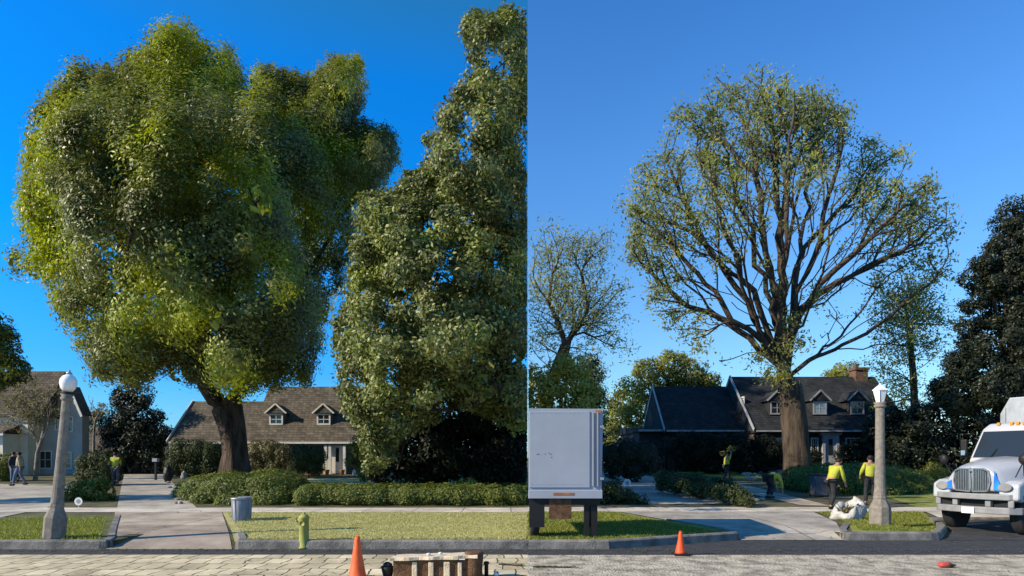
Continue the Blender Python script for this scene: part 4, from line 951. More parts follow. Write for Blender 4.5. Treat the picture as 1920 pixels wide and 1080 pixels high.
m = MB().use('black').blob((.015, -.034, .045), .012, .012, .012, 1, 0); m.build('spot', t)
# leaf litter scraps on the paving
def twig(px, py, L_, rz, label, mt='leaf_hedge_dim', name='fallen_branch'):
    p = Vector((X(px, CH*F/(py-HY)), CH*F/(py-HY), .015)); t = thing(name, label, 'branch', p, rz, group='fallen twigs on the paving')
    m = MB().use('bark'); pts = [(i*L_/6, .03*math.sin(i), .012) for i in range(7)]; m.tube(pts, [.010]*6+[.003], 5); m.build('twig', t)
    Lv = Leaves(); n = int(60*L_/.5); xx = rng.uniform(0, L_, n); c, s_ = math.cos(rz), math.sin(rz)
    q = np.column_stack([xx, rng.normal(0, .025, n), rng.uniform(.01, .04, n)])
    Lv.add(q, np.tile([0, 0, 1.], (n, 1)), .05, .022, .5, 1)
    oldloc = t.location.copy(); t.location = (0, 0, 0); o = leafobj('leaves', Lv, mt, t); t.location = oldloc
twig(935, 1061, .45, R(-12), 'leafy green twig lying on the stone paving right of the bench')
twig(1000, 1066, .7, R(2), 'longer dark green twig lying on the rough pavement below the trailer')
p = Vector((X(1770, 10.4), 10.4, .012)); t = thing('litter', 'small crumpled reddish litter on the pavement at lower right', 'litter', p)
m = MB().use('red').blob((0, 0, .04), .10, .06, .05, 2, .8, 2); m.build('red_scrap', t); m = MB().use('wood_brown').blob((.1, .02, .03), .1, .05, .03, 2, .8, 2); m.build('brown_scrap', t)
# round signs on stakes
def sign(px, py, Y, r, label):
    w = W(px, py, Y); z = Z(w.x, Y); t = thing('yard_sign', label, 'sign', (w.x, Y, z), group='round signs on stakes')
    m = MB().use('steel'); m.tube([(0, 0, -.05), (0, 0, w.z-z)], .012, 6); m.build('stake', t)
    T = Matrix.Translation((0, -.02, w.z-z)) @ Matrix.Rotation(R(90), 4, 'X')
    m = MB().use('white').lathe([(r, -.008), (r, .008)], 24, T=T); m.build('disc', t)
    m = MB().use('grey_can').lathe([(r*.55, .0082), (r*.55, .0102)], 20, T=T); m.build('emblem', t)
sign(148, 940, 20.95, .13, 'small round white sign on a stake in front of the shrub beside the left driveway')
sign(1176, 905, 24.3, .14, 'small round pale sign on a stake beside the shaded drive')
# rocks: individual stones along the drive and at the foot of the thinned tree
def rock(x, y, s, label, group):
    m = MB().use('rock').blob((0, 0, 0), s, s*.8, s*.6, 2, .45, 1.3+random.random()); o = m.build('stone'); o.location = (x, y, Z(x, y)+s*.3); o.rotation_euler = (0, 0, random.random()*6)
    tag(o, label, 'stone', group)
for px, py in ((318,915),(324,922),(328,930),(333,938),(316,906),(338,945),(322,928),(330,945),(312,898)): 
    p = G(px, py); rock(p[0], p[1], random.uniform(.09, .17), 'grey stone in the row edging the driveway left of the round hedge', 'stones edging the driveway')
for i in range(46):
    a = random.random(); px = 1395+95*a+random.uniform(-6, 6); py = 897-16*a+random.uniform(-7, 6); p = G(px, py)
    rock(p[0], p[1], random.uniform(.12, .32), 'pale stone in the heap at the foot of the thinned tree', 'stones around the tree foot')
for px, py in ((1418,940),(1428,938),(1350,941),(1366,938)):
    p = G(px, py); rock(p[0], p[1], random.uniform(.12, .2), 'flat stone at the tip of the ground cover bed', 'stones edging the bed')
# dark bin right
t = thing('wheelie_bin', 'dark waste container behind the bending worker in yellow', 'waste bin', G(1536, 931))
m = MB().use('pants_grey'); m.add([(-.24,-.24,.05),(.24,-.24,.05),(.24,.24,.05),(-.24,.24,.05),(-.3,-.3,.85),(.3,-.3,.85),(.3,.3,.85),(-.3,.3,.85)], [(0,3,2,1),(4,5,6,7),(0,1,5,4),(1,2,6,5),(2,3,7,6),(3,0,4,7)]); m.build('body', t, bevel=.02)
m = MB().use('black'); m.box(-.33, .33, -.34, .34, .853, .91); m.build('lid', t, bevel=.02)
for s_ in (-.26, .26): m = MB().use('rubber'); m.tube([(s_-.03, .28, .09), (s_+.03, .28, .09)], .09, 12); m.build('wheel', t)
# debris bag
p = G(1605, 977); p = Vector((p[0], p[1]+.4, p[2]))
t = thing('debris_bag', 'large white tarp sack slumped open with cut branches, between lamp post and workers', 'sack', p)
m = MB().use('tarp'); n = 26; rows = [(.36, 0), (.43, .08), (.42, .2), (.37, .30), (.31, .36), (.27, .33), (.24, .2)]
vs = []
for i, (r, z) in enumerate(rows):
    for k_ in range(n):
        a = 2*math.pi*k_/n; f_ = 1+.14*math.sin(3*a+i*.7)+.10*math.sin(5*a-i)+.06*math.sin(11*a); vs.append((r*f_*math.cos(a), .75*r*f_*math.sin(a), z*(1.05+.5*math.sin(a+1.1)+.14*math.sin(4*a)+.07*math.sin(9*a+i))))
m.add(vs, [(i*n+k_, i*n+(k_+1) % n, (i+1)*n+(k_+1) % n, (i+1)*n+k_) for i in range(len(rows)-1) for k_ in range(n)], True); m.build('sack', t)
m = MB().use('bark')
for i in range(16):
    a = random.random()*6.28; m.tube([(random.uniform(-.15, .15), random.uniform(-.1, .1), .15), (.36*math.cos(a), .25*math.sin(a), random.uniform(.25, .5))], [.012, .005], 5)
m.build('cut_branches', t)
Lv = Leaves(); u = unit(500); Lv.add(np.array(p)+np.array([.03, -.04, .24])+u*rng.uniform(.05, .24, (500, 1))*np.array([1, .9, .7]), u, .08, .035, 1, .3); leafobj('cut_leaves', Lv, 'leaf_rusty', t)
# wooden post and small things left: mailbox post, dark sack
t = thing('gate_post', 'thin post with a small lamp at the dark end of the driveway', 'post', (X(292, 38), 38, Z(-21, 38)))
m = MB().use('black'); m.box(-.05, .05, -.05, .05, 0, 1.1); m.build('post', t)
m = MB().use('greywall'); m.box(-.14, .14, -.14, .14, 1.103, 1.3); m.build('lantern', t)
p = G(315, 905); t = thing('rubbish_sack', 'dark filled sack standing at the right edge of the driveway', 'sack', (p[0], p[1], p[2]))
m = MB().use('black').blob((0, 0, .45), .25, .22, .45, 3, .3, 1.4); m.build('sack', t); m = MB().use('black').blob((.02, 0, .93), .07, .06, .08, 2, .3); m.build('knot', t)
p = G(345, 899); m = MB().use('rock').lathe([(.18, 0), (.2, .2), (.12, .3), (.16, .36), (.03, .52)], 14); o = m.build('garden_ornament'); o.location = (p[0], p[1], p[2]); tag(o, 'pale stone garden ornament behind the dark sack', 'ornament')
p = G(664, 892); m = MB().use('white').lathe([(.10, 0), (.12, .25), (.07, .36), (.03, .42)], 14); o = m.build('garden_ornament'); o.location = (p[0], p[1], p[2]); tag(o, 'white garden ornament on the lawn right of the porch', 'ornament')

# ------------------------------------------------------------------ vehicles
def wheel(parent, c, r, w, axis='y', hub='steel', name='wheel'):
    R_ = Matrix.Translation(c) @ (Matrix.Rotation(R(90), 4, 'X') if axis == 'y' else Matrix.Rotation(R(90), 4, 'Y'))
    m = MB().use('rubber').lathe([(r*.62, -w/2), (r*.93, -w/2), (r, -w*.36), (r, w*.36), (r*.93, w/2), (r*.62, w/2)], 32, T=R_); o = m.build(name, parent)
    m = MB().use(hub).lathe([(r*.6, -w*.45), (r*.6, w*.30), (r*.52, w*.36), (r*.35, w*.2), (r*.2, w*.42), (r*.1, w*.48)], 24, T=R_); m.build('rim', o); return o
# white box trailer at the seam
x0 = SE*13+.012; x1 = X(1128, 13.0); y0, y1 = 13.0, 15.6; z0, z1 = .97, 2.80
t = thing('box_trailer', 'white box trailer seen from the rear, shade coloured in grey, with rust-marked lower rail, on the verge', 'trailer', ((x0+x1)/2, 14.3, .15))
m = MB().use('box_panel_shaded'); 
m.add([(x0, y0, z0), (x1, y0, z0+.03), (x1+.22, y1, z0), (x0+.07, y1, z0), (x0, y0, z1), (x1+.03, y0, z1-.01), (x1+.22, y1, z1), (x0+.07, y1, z1)], [(0,3,2,1),(4,5,6,7),(0,1,5,4),(1,2,6,5),(2,3,7,6),(3,0,4,7)])
m.build('box', t, world=True)
m = MB().use('box_panel_shaded'); m.box(x0+.02, x1-.24, y0-.025, y0-.003, z0+.22, z1-.06); m.build('rear_door', t, world=True, bevel=.008)
m = MB().use('box_panel_shaded'); m.box(x1-.10, x1-.075, y0-.05, y0-.003, z0+.25, z1-.08); m.box(x1-.19, x1-.165, y0-.05, y0-.003, z0+.25, z1-.08); m.build('lock_rods', t, world=True)
m = MB().use('box_panel_shaded'); m.box(x0+.004, x1+.012, y0-.06, y0-.003, z0+.0, z0+.17); rl_ = m.build('rear_rail', t, world=True, bevel=.01)
m = MB().use('rust'); m.box(x0+.5, x0+.92, y0-.068, y0-.0605, z0+.07, z0+.12); m.build('rust_strip', t, world=True)
m = MB().use('rust'); m.box(x1-.13, x1-.02, y0-.02, y0-.0035, z1-.1, z1-.04); m.build('marker_light', t, world=True)
for zz in (1.25, 2.70):
    m = MB().use('steel')
    for i in range(14): m.box(x0+.06+i*.078, x0+.072+i*.078, y0-.031, y0-.0255, zz, zz+.012)
    m.build('rivets', t, world=True)
m = MB().use('black')
for a_, b_ in ((.17, 1.86), (.20, 1.865), (.33, 1.87), (.41, 1.885), (.45, 1.86), (.46, 1.80)): m.box(x0+a_, x0+a_+.022, y0-.029, y0-.0255, b_, b_+.011)
m.build('door_marks', t, world=True)
for z in (1.35, 2.4): m = MB().use('steel'); m.box(x1-.04, x1+.035, y0-.07, y0-.0035, z, z+.05); m.build('hinge', t, world=True)
m = MB().use('black'); m.box(x0+.02, x1-.02, y0+.05, y0+.15, .84, z0-.003); m.box(x0+.1, x0+.2, y0+.155, y1, .80, z0-.003); m.box(x1-.2, x1-.1, y0+.155, y1, .80, z0-.003); m.build('chassis', t, world=True)
m = MB().use('wood_brown'); m.box(x0+.42, x0+.88, y0+.02, y0+.045, .55, .965); m.build('tail_board', t, world=True)
m = MB().use('black'); m.box(x0+.02, x0+.33, y0+.02, y0+.045, .38, .965); m.build('mud_flap', t, world=True)
m = MB().use('black'); m.box(x1-.34, x1-.24, y0+.1, y0+.2, .17, .83); m.build('leg', t, world=True)
m = MB().use('black'); m.box(x1-.19, x1-.07, y0+.1, y0+.2, .17, .83); m.build('leg', t, world=True)
loc = Vector(t.location)
wheel(t, Vector((x0+.14, 13.4, .15+.34))-loc, .34, .18, 'x'); wheel(t, Vector((x1-.0, 15.0, .15+.34))-loc, .34, .18, 'x')

# the white work truck, nose towards the left: local -x is forward... built with +x = backwards, y = across
tt = R(24)
t = thing('work_truck', 'white bonneted work truck with chrome grille and blue hood markings, facing left at the kerb', 'truck', (10.74, 15.0, .03), tt)
t.scale = (.87, .86, 1.03)
hw = 1.08
def loft(secs, m, name, parent, bev=.03, close=True):
    """secs: list of rings with the same count"""
    n = len(secs[0]); mb = MB().use(m); vs = [v for s_ in secs for v in s_]
    fs = [(i*n+k_, i*n+(k_+1) % n, (i+1)*n+(k_+1) % n, (i+1)*n+k_) for i in range(len(secs)-1) for k_ in range(n)]
    fs += [tuple(range(n-1, -1, -1)), tuple(range(len(vs)-n, len(vs)))]
    mb.add(vs, fs, False); o = mb.build(name, parent); 
    b = o.modifiers.new('bevel', 'BEVEL'); b.width = bev; b.segments = 3; b.limit_method = 'ANGLE'; b.angle_limit = R(25)
    for p in o.data.polygons: p.use_smooth = True
    return o
def ring(x, w0, w1, zb, zt, crown=.04, xo=0):
    """front view ring: bottom half width w0, top half width w1"""
    return [(x, -w0, zb), (x, w0, zb), (x+xo*.3, (w0*.55+w1*.45)*1.0, zb+(zt-zb)*.55), (x+xo, w1, zt-.10), (x+xo, w1*.7, zt), (x+xo, 0, zt+crown), (x+xo, -w1*.7, zt), (x+xo, -w1, zt-.10), (x+xo*.3, -(w0*.55+w1*.45), zb+(zt-zb)*.55)]
hood = loft([ring(.10, .72, .52, .98, 1.47), ring(.30, .82, .58, .92, 1.53), ring(.95, .92, .72, .92, 1.63), ring(1.65, .98, .88, .92, 1.72)], 'paint_white', 'hood', t, .05)
for s_ in (-1, 1):
    fv = []
    prof = [(.12, .78), (.14, 1.12), (.35, 1.20), (.75, 1.24), (1.15, 1.22), (1.62, 1.15), (1.62, .55), (1.36, .55), (1.26, .82), (1.02, 1.02), (.78, 1.04), (.50, .86), (.40, .72)]
    m = MB().use('paint_white'); ya, yb = (.62*s_, (hw+.02)*s_)
    m.prism(prof, min(ya, yb), max(ya, yb)); 
    # prism sweeps along y with profile in x,z
    m.build('fender', t, bevel=.06)
    m = MB().use('plastic_grey'); yy = .80*s_
    m.lathe([(.10, 0), (.12, .02), (.10, .04)], 18, T=Matrix.Translation((.11, yy, 1.06)) @ Matrix.Rotation(R(-90), 4, 'Y') @ Matrix.Diagonal((.8, 1.5, 1, 1))); m.build('headlight', t)
# grille: two nostril-like halves
for s_ in (-1, 1):
    m = MB().use('black'); sh = [(.03*s_, .95), (.40*s_, .97), (.46*s_, 1.18), (.42*s_, 1.42), (.30*s_, 1.47), (.05*s_, 1.47)]
    m.prism(sh, .055, .099, 'x'); m.build('grille', t)
    m = MB().use('chrome')
    for k_ in range(9):
        yy = (.06+.044*k_)*s_; zz = 1.45 if k_ < 6 else 1.45-.03*(k_-5); m.box(.035, .06, yy-.009, yy+.009, .97, zz)
    for i in range(len(sh)):
        a = sh[i]; b = sh[(i+1) % len(sh)]; m.bar((.045, a[0], a[1]), (.045, b[0], b[1]), .03)
    m.build('grille_bars', t)
# bumper
bp_ = [(.30, -hw-.02), (.06, -.92), (-.06, -.5), (-.09, 0), (-.06, .5), (.06, .92), (.30, hw+.02)]
m = MB().use('plastic_grey'); n = len(bp_)
for za, zb_ in ((.78, .91), (.47, .62)):
    vs = [(x_, y_, za) for x_, y_ in bp_]+[(x_+.18, y_, za) for x_, y_ in bp_]+[(x_, y_, zb_) for x_, y_ in bp_]+[(x_+.18, y_, zb_) for x_, y_ in bp_]
    fs = []
    for i in range(n-1): fs += [(i, i+1, i+1+2*n, i+2*n), (i+n, i+3*n, i+1+3*n, i+1+n), (i+2*n, i+1+2*n, i+1+3*n, i+3*n), (i, i+n, i+1+n, i+1)]
    fs += [(0, 2*n, 3*n, n), (n-1, 2*n-1, 4*n-1, 3*n-1)]
    m.add(vs, fs)
for y_ in (-.93, -.42, .42, .93): m.box(.02 if abs(y_) < .5 else .10, .16, y_-.07, y_+.07, .621, .779)
m.build('bumper', t, bevel=.02)
m = MB().use('black'); m.box(.165, .22, -.9, .9, .60, .82); m.build('air_intake', t)
m = MB().use('plate'); m.box(-.115, -.095, -.16, .16, .46, .60); m.build('licence_plate', t)
# cab
cab = [[(x_, y_, z_) for (x_, y_, z_) in r_] for r_ in (
    [(1.55, -1.0, .95), (1.55, 1.0, .95), (3.1, 1.0, .95), (3.1, -1.0, .95)],
    [(1.62, -1.0, 1.66), (1.62, 1.0, 1.66), (3.1, 1.0, 1.66), (3.1, -1.0, 1.66)],
    [(2.08, -.90, 2.42), (2.08, .90, 2.42), (3.05, .92, 2.42), (3.05, -.92, 2.42)],
    [(2.25, -.80, 2.56), (2.25, .80, 2.56), (3.0, .82, 2.56), (3.0, -.82, 2.56)])]
loft(cab, 'paint_white', 'cab', t, .06)
def quad(m, pts, th, name, parent, mt):
    a, b, c, d = [Vector(p) for p in pts]; nn = (b-a).cross(d-a).normalized()*th
    mb = MB().use(mt); mb.add([a, b, c, d, a+nn, b+nn, c+nn, d+nn], [(3, 2, 1, 0), (4, 5, 6, 7), (0, 1, 5, 4), (1, 2, 6, 5), (2, 3, 7, 6), (3, 0, 4, 7)]); return mb.build(name, parent)
quad(m, [(1.655, .90, 1.72), (1.655, -.90, 1.72), (2.035, -.82, 2.35), (2.035, .82, 2.35)], .02, 'windshield', t, 'glass')
quad(m, [(1.85, -1.002, 1.70), (2.95, -1.002, 1.70), (2.85, -.935, 2.32), (2.15, -.935, 2.32)], .02, 'side_window', t, 'glass')
quad(m, [(2.95, 1.002, 1.70), (1.85, 1.002, 1.70), (2.15, .935, 2.32), (2.85, .935, 2.32)], .02, 'side_window', t, 'glass')
for y_ in (-.5, -.16, 0, .16, .5): m = MB().use('amber'); m.box(2.14, 2.22, y_-.04, y_+.04, 2.50, 2.575); m.build('marker_light', t, bevel=.01)
m = MB().use('plastic_grey'); m.bar((1.665, -.95, 1.70), (1.665, .95, 1.70), .03, .05); m.build('cowl', t)
m = MB().use('chrome'); m.box(.03, .05, -.035, .035, 1.40, 1.50); m.build('hood_badge', t, bevel=.01)
m = MB().use('black'); m.box(1.84, 1.846, -1.008, -1.001, .96, 1.66); m.box(2.96, 2.966, -1.008, -1.001, .96, 1.66); m.build('door_seam', t)
m = MB().use('black'); m.box(2.0, 2.1, -1.04, -1.001, 1.45, 1.49); m.build('door_handle', t)
for s_ in (-1, 1):
    m = MB().use('black'); m.bar((1.6, .4*s_, 1.735), (1.75, -.1+.4*s_, 1.93), .02); m.build('wiper', t)
    # west coast mirrors and fender mirrors
    m = MB().use('black'); m.tube([(1.9, 1.0*s_, 2.3), (1.85, 1.38*s_, 2.32), (1.85, 1.38*s_, 1.62), (1.9, 1.0*s_, 1.6)], .018, 6); mo = m.build('mirror', t)
    m = MB().use('black'); m.box(1.8, 1.88, 1.27*s_-.09, 1.27*s_+.09, 1.72, 2.18); m.build('mirror_housing', mo, bevel=.03)
    m = MB().use('chrome'); m.box(1.785, 1.798, 1.27*s_-.06, 1.27*s_+.06, 1.78, 1.9); m.build('mirror_glass', mo)
    m = MB().use('black'); m.tube([(.55, .80*s_, 1.28), (.50, 1.00*s_, 1.60)], .014, 6); m.tube([(.85, .85*s_, 1.30), (.52, 1.00*s_, 1.60)], .014, 6)
    m.lathe([(.03, -.07), (.10, -.05), (.12, 0), (.10, .04), (.03, .06)], 18, T=Matrix.Translation((.50, 1.02*s_, 1.68)) @ Matrix.Rotation(R(90), 4, 'Y')); m.build('fender_mirror', t)
    m = MB().use('paint_blue'); y_ = .60*s_
    m.add([(.105, .53*s_, 1.00), (.105, .78*s_, .985), (.105, .68*s_, 1.14), (.105, .55*s_, 1.42 if s_ < 0 else 1.2), (.08, .53*s_, 1.00), (.08, .78*s_, .985), (.08, .68*s_, 1.14), (.08, .55*s_, 1.42 if s_ < 0 else 1.2)], [(4, 5, 6, 7), (0, 3, 2, 1), (0, 1, 5, 4), (1, 2, 6, 5), (2, 3, 7, 6), (3, 0, 4, 7)]); m.build('blue_marking', t)
m = MB().use('black'); m.box(1.0, 1.5, -.955, -.925, 1.36, 1.50); m.build('side_vent', t, bevel=.03)
cu = bpy.data.curves.new('number', 'FONT'); cu.body = '4300'; cu.size = .20; cu.extrude = .004; cu.shear = .3
tmp = bpy.data.objects.new('number', cu); C0.objects.link(tmp); dg = bpy.context.evaluated_depsgraph_get(); dg.update()
me = bpy.data.meshes.new_from_object(tmp.evaluated_get(dg)); bpy.data.objects.remove(tmp); me.materials.clear(); me.materials.append(M['steel'])
o = link('number_badge', me, t); o.matrix_local = Matrix.Translation((.62, -1.106, 1.09)) @ Matrix.Rotation(R(90), 4, 'X')
# chassis, body, wheels
m = MB().use('black'); m.box(.35, 8.0, -.42, .42, .5, .78); m.build('chassis', t)
m = MB().use('steel'); 
m.prism([(-1.12, 1.0), (1.12, 1.0), (1.12, 2.85), (.86, 3.25), (-.86, 3.25), (-1.12, 2.85)], 3.35, 8.0, 'x'); m.build('cargo_body', t, bevel=.02)
m = MB().use('steel'); m.box(3.32, 3.348, -1.0, -.95, 1.1, 3.0); m.box(3.32, 3.348, .95, 1.0, 1.1, 3.0); m.box(3.32, 3.348, -.02, .02, 1.1, 3.2); m.build('body_ribs', t)
for x_ in (.85, 6.4):
    for s_ in (-1, 1): wheel(t, (x_, .88*s_, .49), .49, .28)
m = MB().use('steel'); m.box(1.75, 2.7, -1.0, -.75, .5, .9); m.build('step_tank', t, bevel=.04)
# dark pickup at the far left
p = G(62, 889); t = thing('dark_pickup', 'dark pickup parked before the cream house behind two standing people', 'pickup', (p[0], p[1], p[2]), R(8))
m = MB().use('shirt_dark'); m.prism([(-1.9, .45), (1.9, .45), (1.95, .95), (.75, 1.0), (.35, 1.45), (-.6, 1.48), (-.8, 1.0), (-1.9, 1.0)], -.8, .8); m.build('body', t, bevel=.06)
m = MB().use('glass'); m.prism([(.62, 1.03), (.30, 1.38), (-.52, 1.40), (-.66, 1.03)], -.812, -.803); m.build('side_window', t)
for x_ in (-1.2, 1.25):
    for s_ in (-.75, .75): wheel(t, (x_, s_, .33), .33, .2)
m = MB().use('globe'); m.box(1.93, 1.97, -.7, -.45, .72, .86); m.build('headlight', t)

# ------------------------------------------------------------------ people
def skinmesh(verts, edges, rads, sub=1):
    me = bpy.data.meshes.new('tmp'); me.from_pydata(verts, edges, []); o = bpy.data.objects.new('tmp', me); C0.objects.link(o)
    md = o.modifiers.new('skin', 'SKIN'); md.use_smooth_shade = True
    for i, r in enumerate(rads): me.skin_vertices[0].data[i].radius = (r, r) if not isinstance(r, tuple) else r
    me.skin_vertices[0].data[0].use_root = True
    sb = o.modifiers.new('sub', 'SUBSURF'); sb.levels = sub; sb.render_levels = sub
    dg = bpy.context.evaluated_depsgraph_get(); dg.update(); nm = bpy.data.meshes.new_from_object(o.evaluated_get(dg))
    bpy.data.objects.remove(o); return nm
def person(label, loc, face, shirt, trousers, pose, H=1.74, hat=None, vest=False, carry=None):
    """local frame: x forward, y left, z up.  pose: dict of joints"""
    s = H/1.75; loc = Vector(loc)
    t = thing('person', label, 'person', loc, face)
    J = dict(pelvis=(0, 0, .95), chest=(0, 0, 1.35), neck=(0, 0, 1.50), head=(.02, 0, 1.60), crown=(.01, 0, 1.70),
             lsh=(0, .18, 1.42), rsh=(0, -.18, 1.42), lel=(-.02, .24, 1.12), rel=(-.02, -.24, 1.12), lwr=(.08, .24, .88), rwr=(.08, -.24, .88),
             lhip=(0, .10, .92), rhip=(0, -.10, .92), lkn=(.03, .11, .50), rkn=(.03, -.11, .50), lan=(0, .12, .08), ran=(0, -.12, .08))
    J.update(pose); J = {k_: Vector(v)*s for k_, v in J.items()}
    names = ['pelvis', 'chest', 'neck', 'head', 'crown', 'lsh', 'rsh', 'lel', 'rel', 'lwr', 'rwr', 'lhip', 'rhip', 'lkn', 'rkn', 'lan', 'ran']
    V = [J[n] for n in names]; ix = {n: i for i, n in enumerate(names)}
    rad = [.13, .15, .055, .085, .065, .07, .07, .045, .045, .028, .028, .09, .09, .06, .06, .04, .04]
    E = [('pelvis', 'chest'), ('chest', 'neck'), ('neck', 'head'), ('head', 'crown'), ('chest', 'lsh'), ('chest', 'rsh'), ('lsh', 'lel'), ('rsh', 'rel'), ('lel', 'lwr'), ('rel', 'rwr'), ('pelvis', 'lhip'), ('pelvis', 'rhip'), ('lhip', 'lkn'), ('rhip', 'rkn'), ('lkn', 'lan'), ('rkn', 'ran')]
    E = [(ix[a], ix[b]) for a, b in E]
    for sd_, wr, el in ((1, 'lwr', 'lel'), (-1, 'rwr', 'rel')):
        d = (J[wr]-J[el]).normalized(); side = d.cross(Vector((0, 1, 0))).normalized() if abs(d.y) < .9 else Vector((1, 0, 0)); inn = d.cross(side)
        palm = J[wr]+d*.075*s; V.append(palm); rad.append(.03); pi = len(V)-1; E.append((ix[wr], pi))
        for k_, (off, ln) in enumerate(((-.03, .07), (-.01, .085), (.01, .08), (.03, .06))):
            a = palm+side*off*s+d*.02*s; V.append(a+d*ln*.5*s); rad.append(.010); V.append(a+d*ln*s+inn*(.02*s)); rad.append(.008); E += [(pi, len(V)-2), (len(V)-2, len(V)-1)]
        a = J[wr]+d*.03*s-side*.035*s; V.append(a); rad.append(.012); V.append(a+(d*.6-side*.5)*.05*s); rad.append(.009); E += [(ix[wr], len(V)-2), (len(V)-2, len(V)-1)]
    for an, kn in (('lan', 'lkn'), ('ran', 'rkn')):
        V.append(J[an]+Vector((.13, 0, -.03))*s); rad.append(.035); E.append((ix[an], len(V)-1))
    me = skinmesh([tuple(v) for v in V], E, [r*s for r in rad])
    bm = bmesh.new(); bm.from_mesh(me)                       # face: nose, ears, eyes joined into the one body mesh
    hd = J['head']; fw = ((J['head']-J['neck']).normalized().cross(Vector((0, -1, 0)))).normalized(); upv = (J['crown']-J['head']).normalized()
    fw = Vector((1, 0, 0)) if fw.length < .1 else (fw if fw.x > 0 else -fw)
    for c, r in ((hd+fw*.088*s, .016), (hd+Vector((0, .085, .01))*s, .022), (hd+Vector((0, -.085, .01))*s, .022), (hd+fw*.075*s-upv*.045*s, .02)):
        bmesh.ops.create_icosphere(bm, subdivisions=1, radius=r*s, matrix=Matrix.Translation(c))
    bm.to_mesh(me); bm.free()
    me.materials.clear(); me.materials.append(M['skin']); link('body', me, t)
    m = MB().use('hair')
    for y_ in (-.03, .03): m.blob(tuple(hd+fw*.082*s+upv*.02*s+Vector((0, y_, 0))*s), .01*s, .012*s, .008*s, 1, 0)
    m.build('eyes', t)
    def cloth(nm, ch, rr, mt):
        sel = list(ch); sv_ = [tuple(J[c]) if isinstance(c, str) else tuple(c) for c in sel]
        return sv_
    # shirt
    mid = lambda a, b, u: tuple(J[a].lerp(J[b], u))
    sv_ = [tuple(J['pelvis']+Vector((0, 0, -.05))*s), mid('pelvis', 'chest', .5), tuple(J['chest']), mid('chest', 'neck', .55), tuple(J['lsh']), tuple(J['rsh']), mid('lsh', 'lel', .9), mid('rsh', 'rel', .9)]
    ee = [(0, 1), (1, 2), (2, 3), (2, 4), (2, 5), (4, 6), (5, 7)]; rr = [.19, .172, .178, .085, .092, .092, .068, .068]
    if not vest: sv_ += [mid('lel', 'lwr', .85), mid('rel', 'rwr', .85)]; ee += [(6, 8), (7, 9)]; rr += [.045, .045]
    me = skinmesh(sv_, ee, [r*s for r in rr]); me.materials.clear(); me.materials.append(M[shirt]); link('shirt', me, t)
    sv_ = [mid('pelvis', 'chest', .14), tuple(J['lhip']), tuple(J['rhip']), tuple(J['lkn']), tuple(J['rkn']), mid('lkn', 'lan', .92), mid('rkn', 'ran', .92)]
    me = skinmesh(sv_, [(0, 1), (0, 2), (1, 3), (2, 4), (3, 5), (4, 6)], [r*s for r in (.168, .112, .112, .08, .08, .065, .065)]); me.materials.clear(); me.materials.append(M[trousers]); link('trousers', me, t)
    for an in ('lan', 'ran'):
        m = MB().use('black'); c = J[an]; m.blob((c.x+.06*s, c.y, c.z-.03*s), .15*s, .055*s, .055*s, 2, .05); m.build('boot', t)
    m = MB().use(hat or 'hair'); c = J['head'].lerp(J['crown'], .55)-fw*.012*s; m.blob(tuple(c), .105*s, .098*s, .095*s, 3, .03)
    if hat: m.lathe([(.15*s, 0), (.15*s, .012)], 18, c=tuple(c+upv*.01))
    m.build('hat' if hat else 'hair', t)
    return t
bend = dict(pelvis=(-.08, 0, .94), chest=(.12, 0, 1.30), neck=(.20, 0, 1.44), head=(.27, 0, 1.52), crown=(.31, 0, 1.60), lsh=(.13, .18, 1.36), rsh=(.13, -.18, 1.36),
            lel=(.20, .22, 1.07), rel=(.20, -.22, 1.07), lwr=(.36, .16, .86), rwr=(.36, -.16, .86), lhip=(-.12, .10, .88), rhip=(-.12, -.10, .88), lkn=(.10, .13, .48), rkn=(-.12, -.13, .46), lan=(.06, .14, .08), ran=(-.30, -.14, .10))
deep = dict(pelvis=(-.18, 0, .82), chest=(.18, 0, .88), neck=(.34, 0, .84), head=(.44, 0, .80), crown=(.53, 0, .76), lsh=(.2, .18, .88), rsh=(.2, -.18, .88),
            lel=(.32, .22, .60), rel=(.32, -.22, .60), lwr=(.40, .16, .34), rwr=(.40, -.16, .34), lhip=(-.18, .10, .80), rhip=(-.18, -.10, .80), lkn=(.06, .14, .45), rkn=(0, -.14, .45), lan=(-.08, .15, .08), ran=(-.14, -.15, .08))
walk = dict(lkn=(.16, .10, .52), lan=(.22, .10, .09), rkn=(-.04, -.10, .50), ran=(-.28, -.10, .13), lel=(-.10, .24, 1.14), lwr=(-.10, .24, .90), rel=(.06, -.24, 1.13), rwr=(.20, -.22, .95))
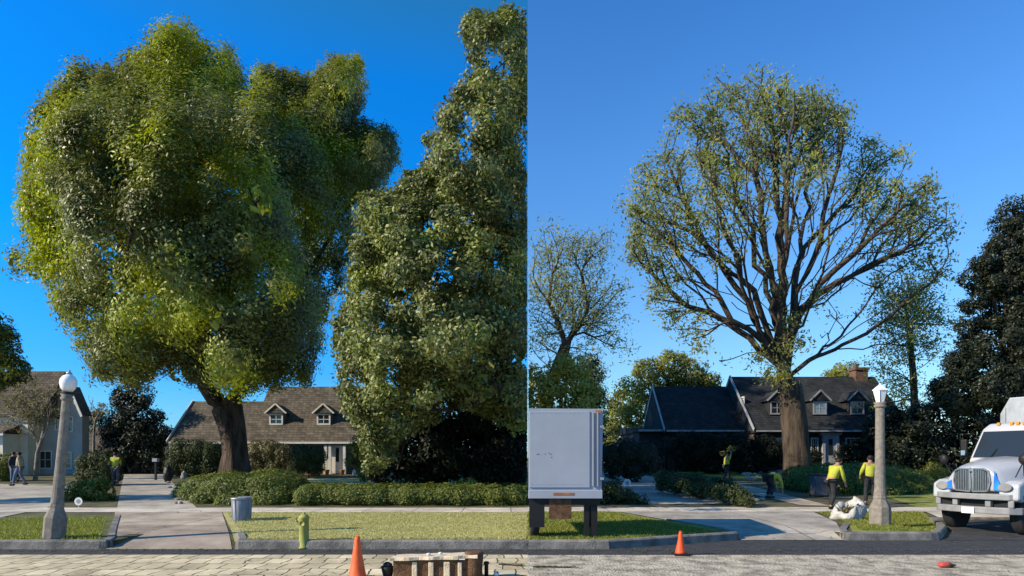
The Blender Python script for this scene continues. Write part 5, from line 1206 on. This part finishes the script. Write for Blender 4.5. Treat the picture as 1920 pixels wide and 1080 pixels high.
# left half
person('worker with his back turned in a yellow vest and grey trousers standing on the driveway', G(216, 911), R(95), 'vest', 'pants_grey', dict(rel=(.05, -.26, 1.14), rwr=(.2, -.14, 1.0)), 1.72, vest=True)
person('man in tan top and blue jeans, nearer of the two people before the dark pickup', G(36, 911), R(200), 'shirt_tan', 'jeans', walk, 1.74)
person('man in dark top and jeans at the far left, facing the other near the pickup', G(25, 905), R(-10), 'shirt_dark', 'jeans', {}, 1.72)
person('distant person in pale yellow top and jeans on the lawn under the broad-leaved tree', (X(699, 38), 38, Z(-8, 38)), R(230), 'shirt_tan', 'jeans', dict(lan=(.1, .14, .08), ran=(-.1, -.14, .08)), 1.60)
# right half
person('worker in dark clothes and pale hat walking along the shaded drive', G(1184, 904), R(-30), 'shirt_dark', 'pants_grey', walk, 1.74, hat='tarp')
c = G(1362, 905)
tp = person('worker in lime top striding with an armful of cut branches on the shoulder', c, R(0), 'vest', 'pants_dark', dict(walk, rel=(.10, -.25, 1.30), rwr=(.18, -.18, 1.56), lel=(.12, .25, 1.28), lwr=(.22, .10, 1.50)), 1.74)
t = thing('branch_bundle', 'bundle of cut leafy branches carried over the head of the striding worker', 'branches', (c[0], c[1], c[2]+1.72))
m = MB().use('bark')
for i in range(7): a = random.uniform(-.15, .15); m.tube([(-.35, a, -.08+random.uniform(-.05, .05)), (.05, a*.6, .02), (.55+random.random()*.3, a+random.uniform(-.2, .2), .28+random.uniform(-.1, .25))], [.02, .016, .006], 5)
m.build('branches', t)
Lv = Leaves(); u = unit(260); Lv.add(np.array(t.location)+np.array([-.18, 0, -.08])+u*rng.uniform(.02, .2, (260, 1))*np.array([1, .8, .7]), u, .12, .05, 1, .2)
u = unit(160); Lv.add(np.array(t.location)+np.array([.3, 0, .16])+u*rng.uniform(.02, .24, (160, 1))*np.array([1.2, .8, .8]), u, .12, .05, 1, .2); leafobj('leaves', Lv, 'leaf_olive', t)
person('worker in lime shirt and dark trousers bent double by the stone heap', G(1446, 934), R(15), 'vest', 'pants_dark', deep, 1.72)
person('worker in bright yellow shirt leaning forward to the right beside the white sack', G(1562, 955), R(25), 'vest', 'pants_dark', bend, 1.72)
person('worker in bright yellow shirt standing with his back turned, partly behind the lamp post', G(1632, 947), R(90), 'vest', 'pants_dark', dict(lel=(.1, .26, 1.15), lwr=(.28, .2, 1.0), rel=(.1, -.26, 1.15), rwr=(.28, -.2, 1.0), lkn=(.05, .13, .5), lan=(0, .16, .08), ran=(-.05, -.14, .08)), 1.72)
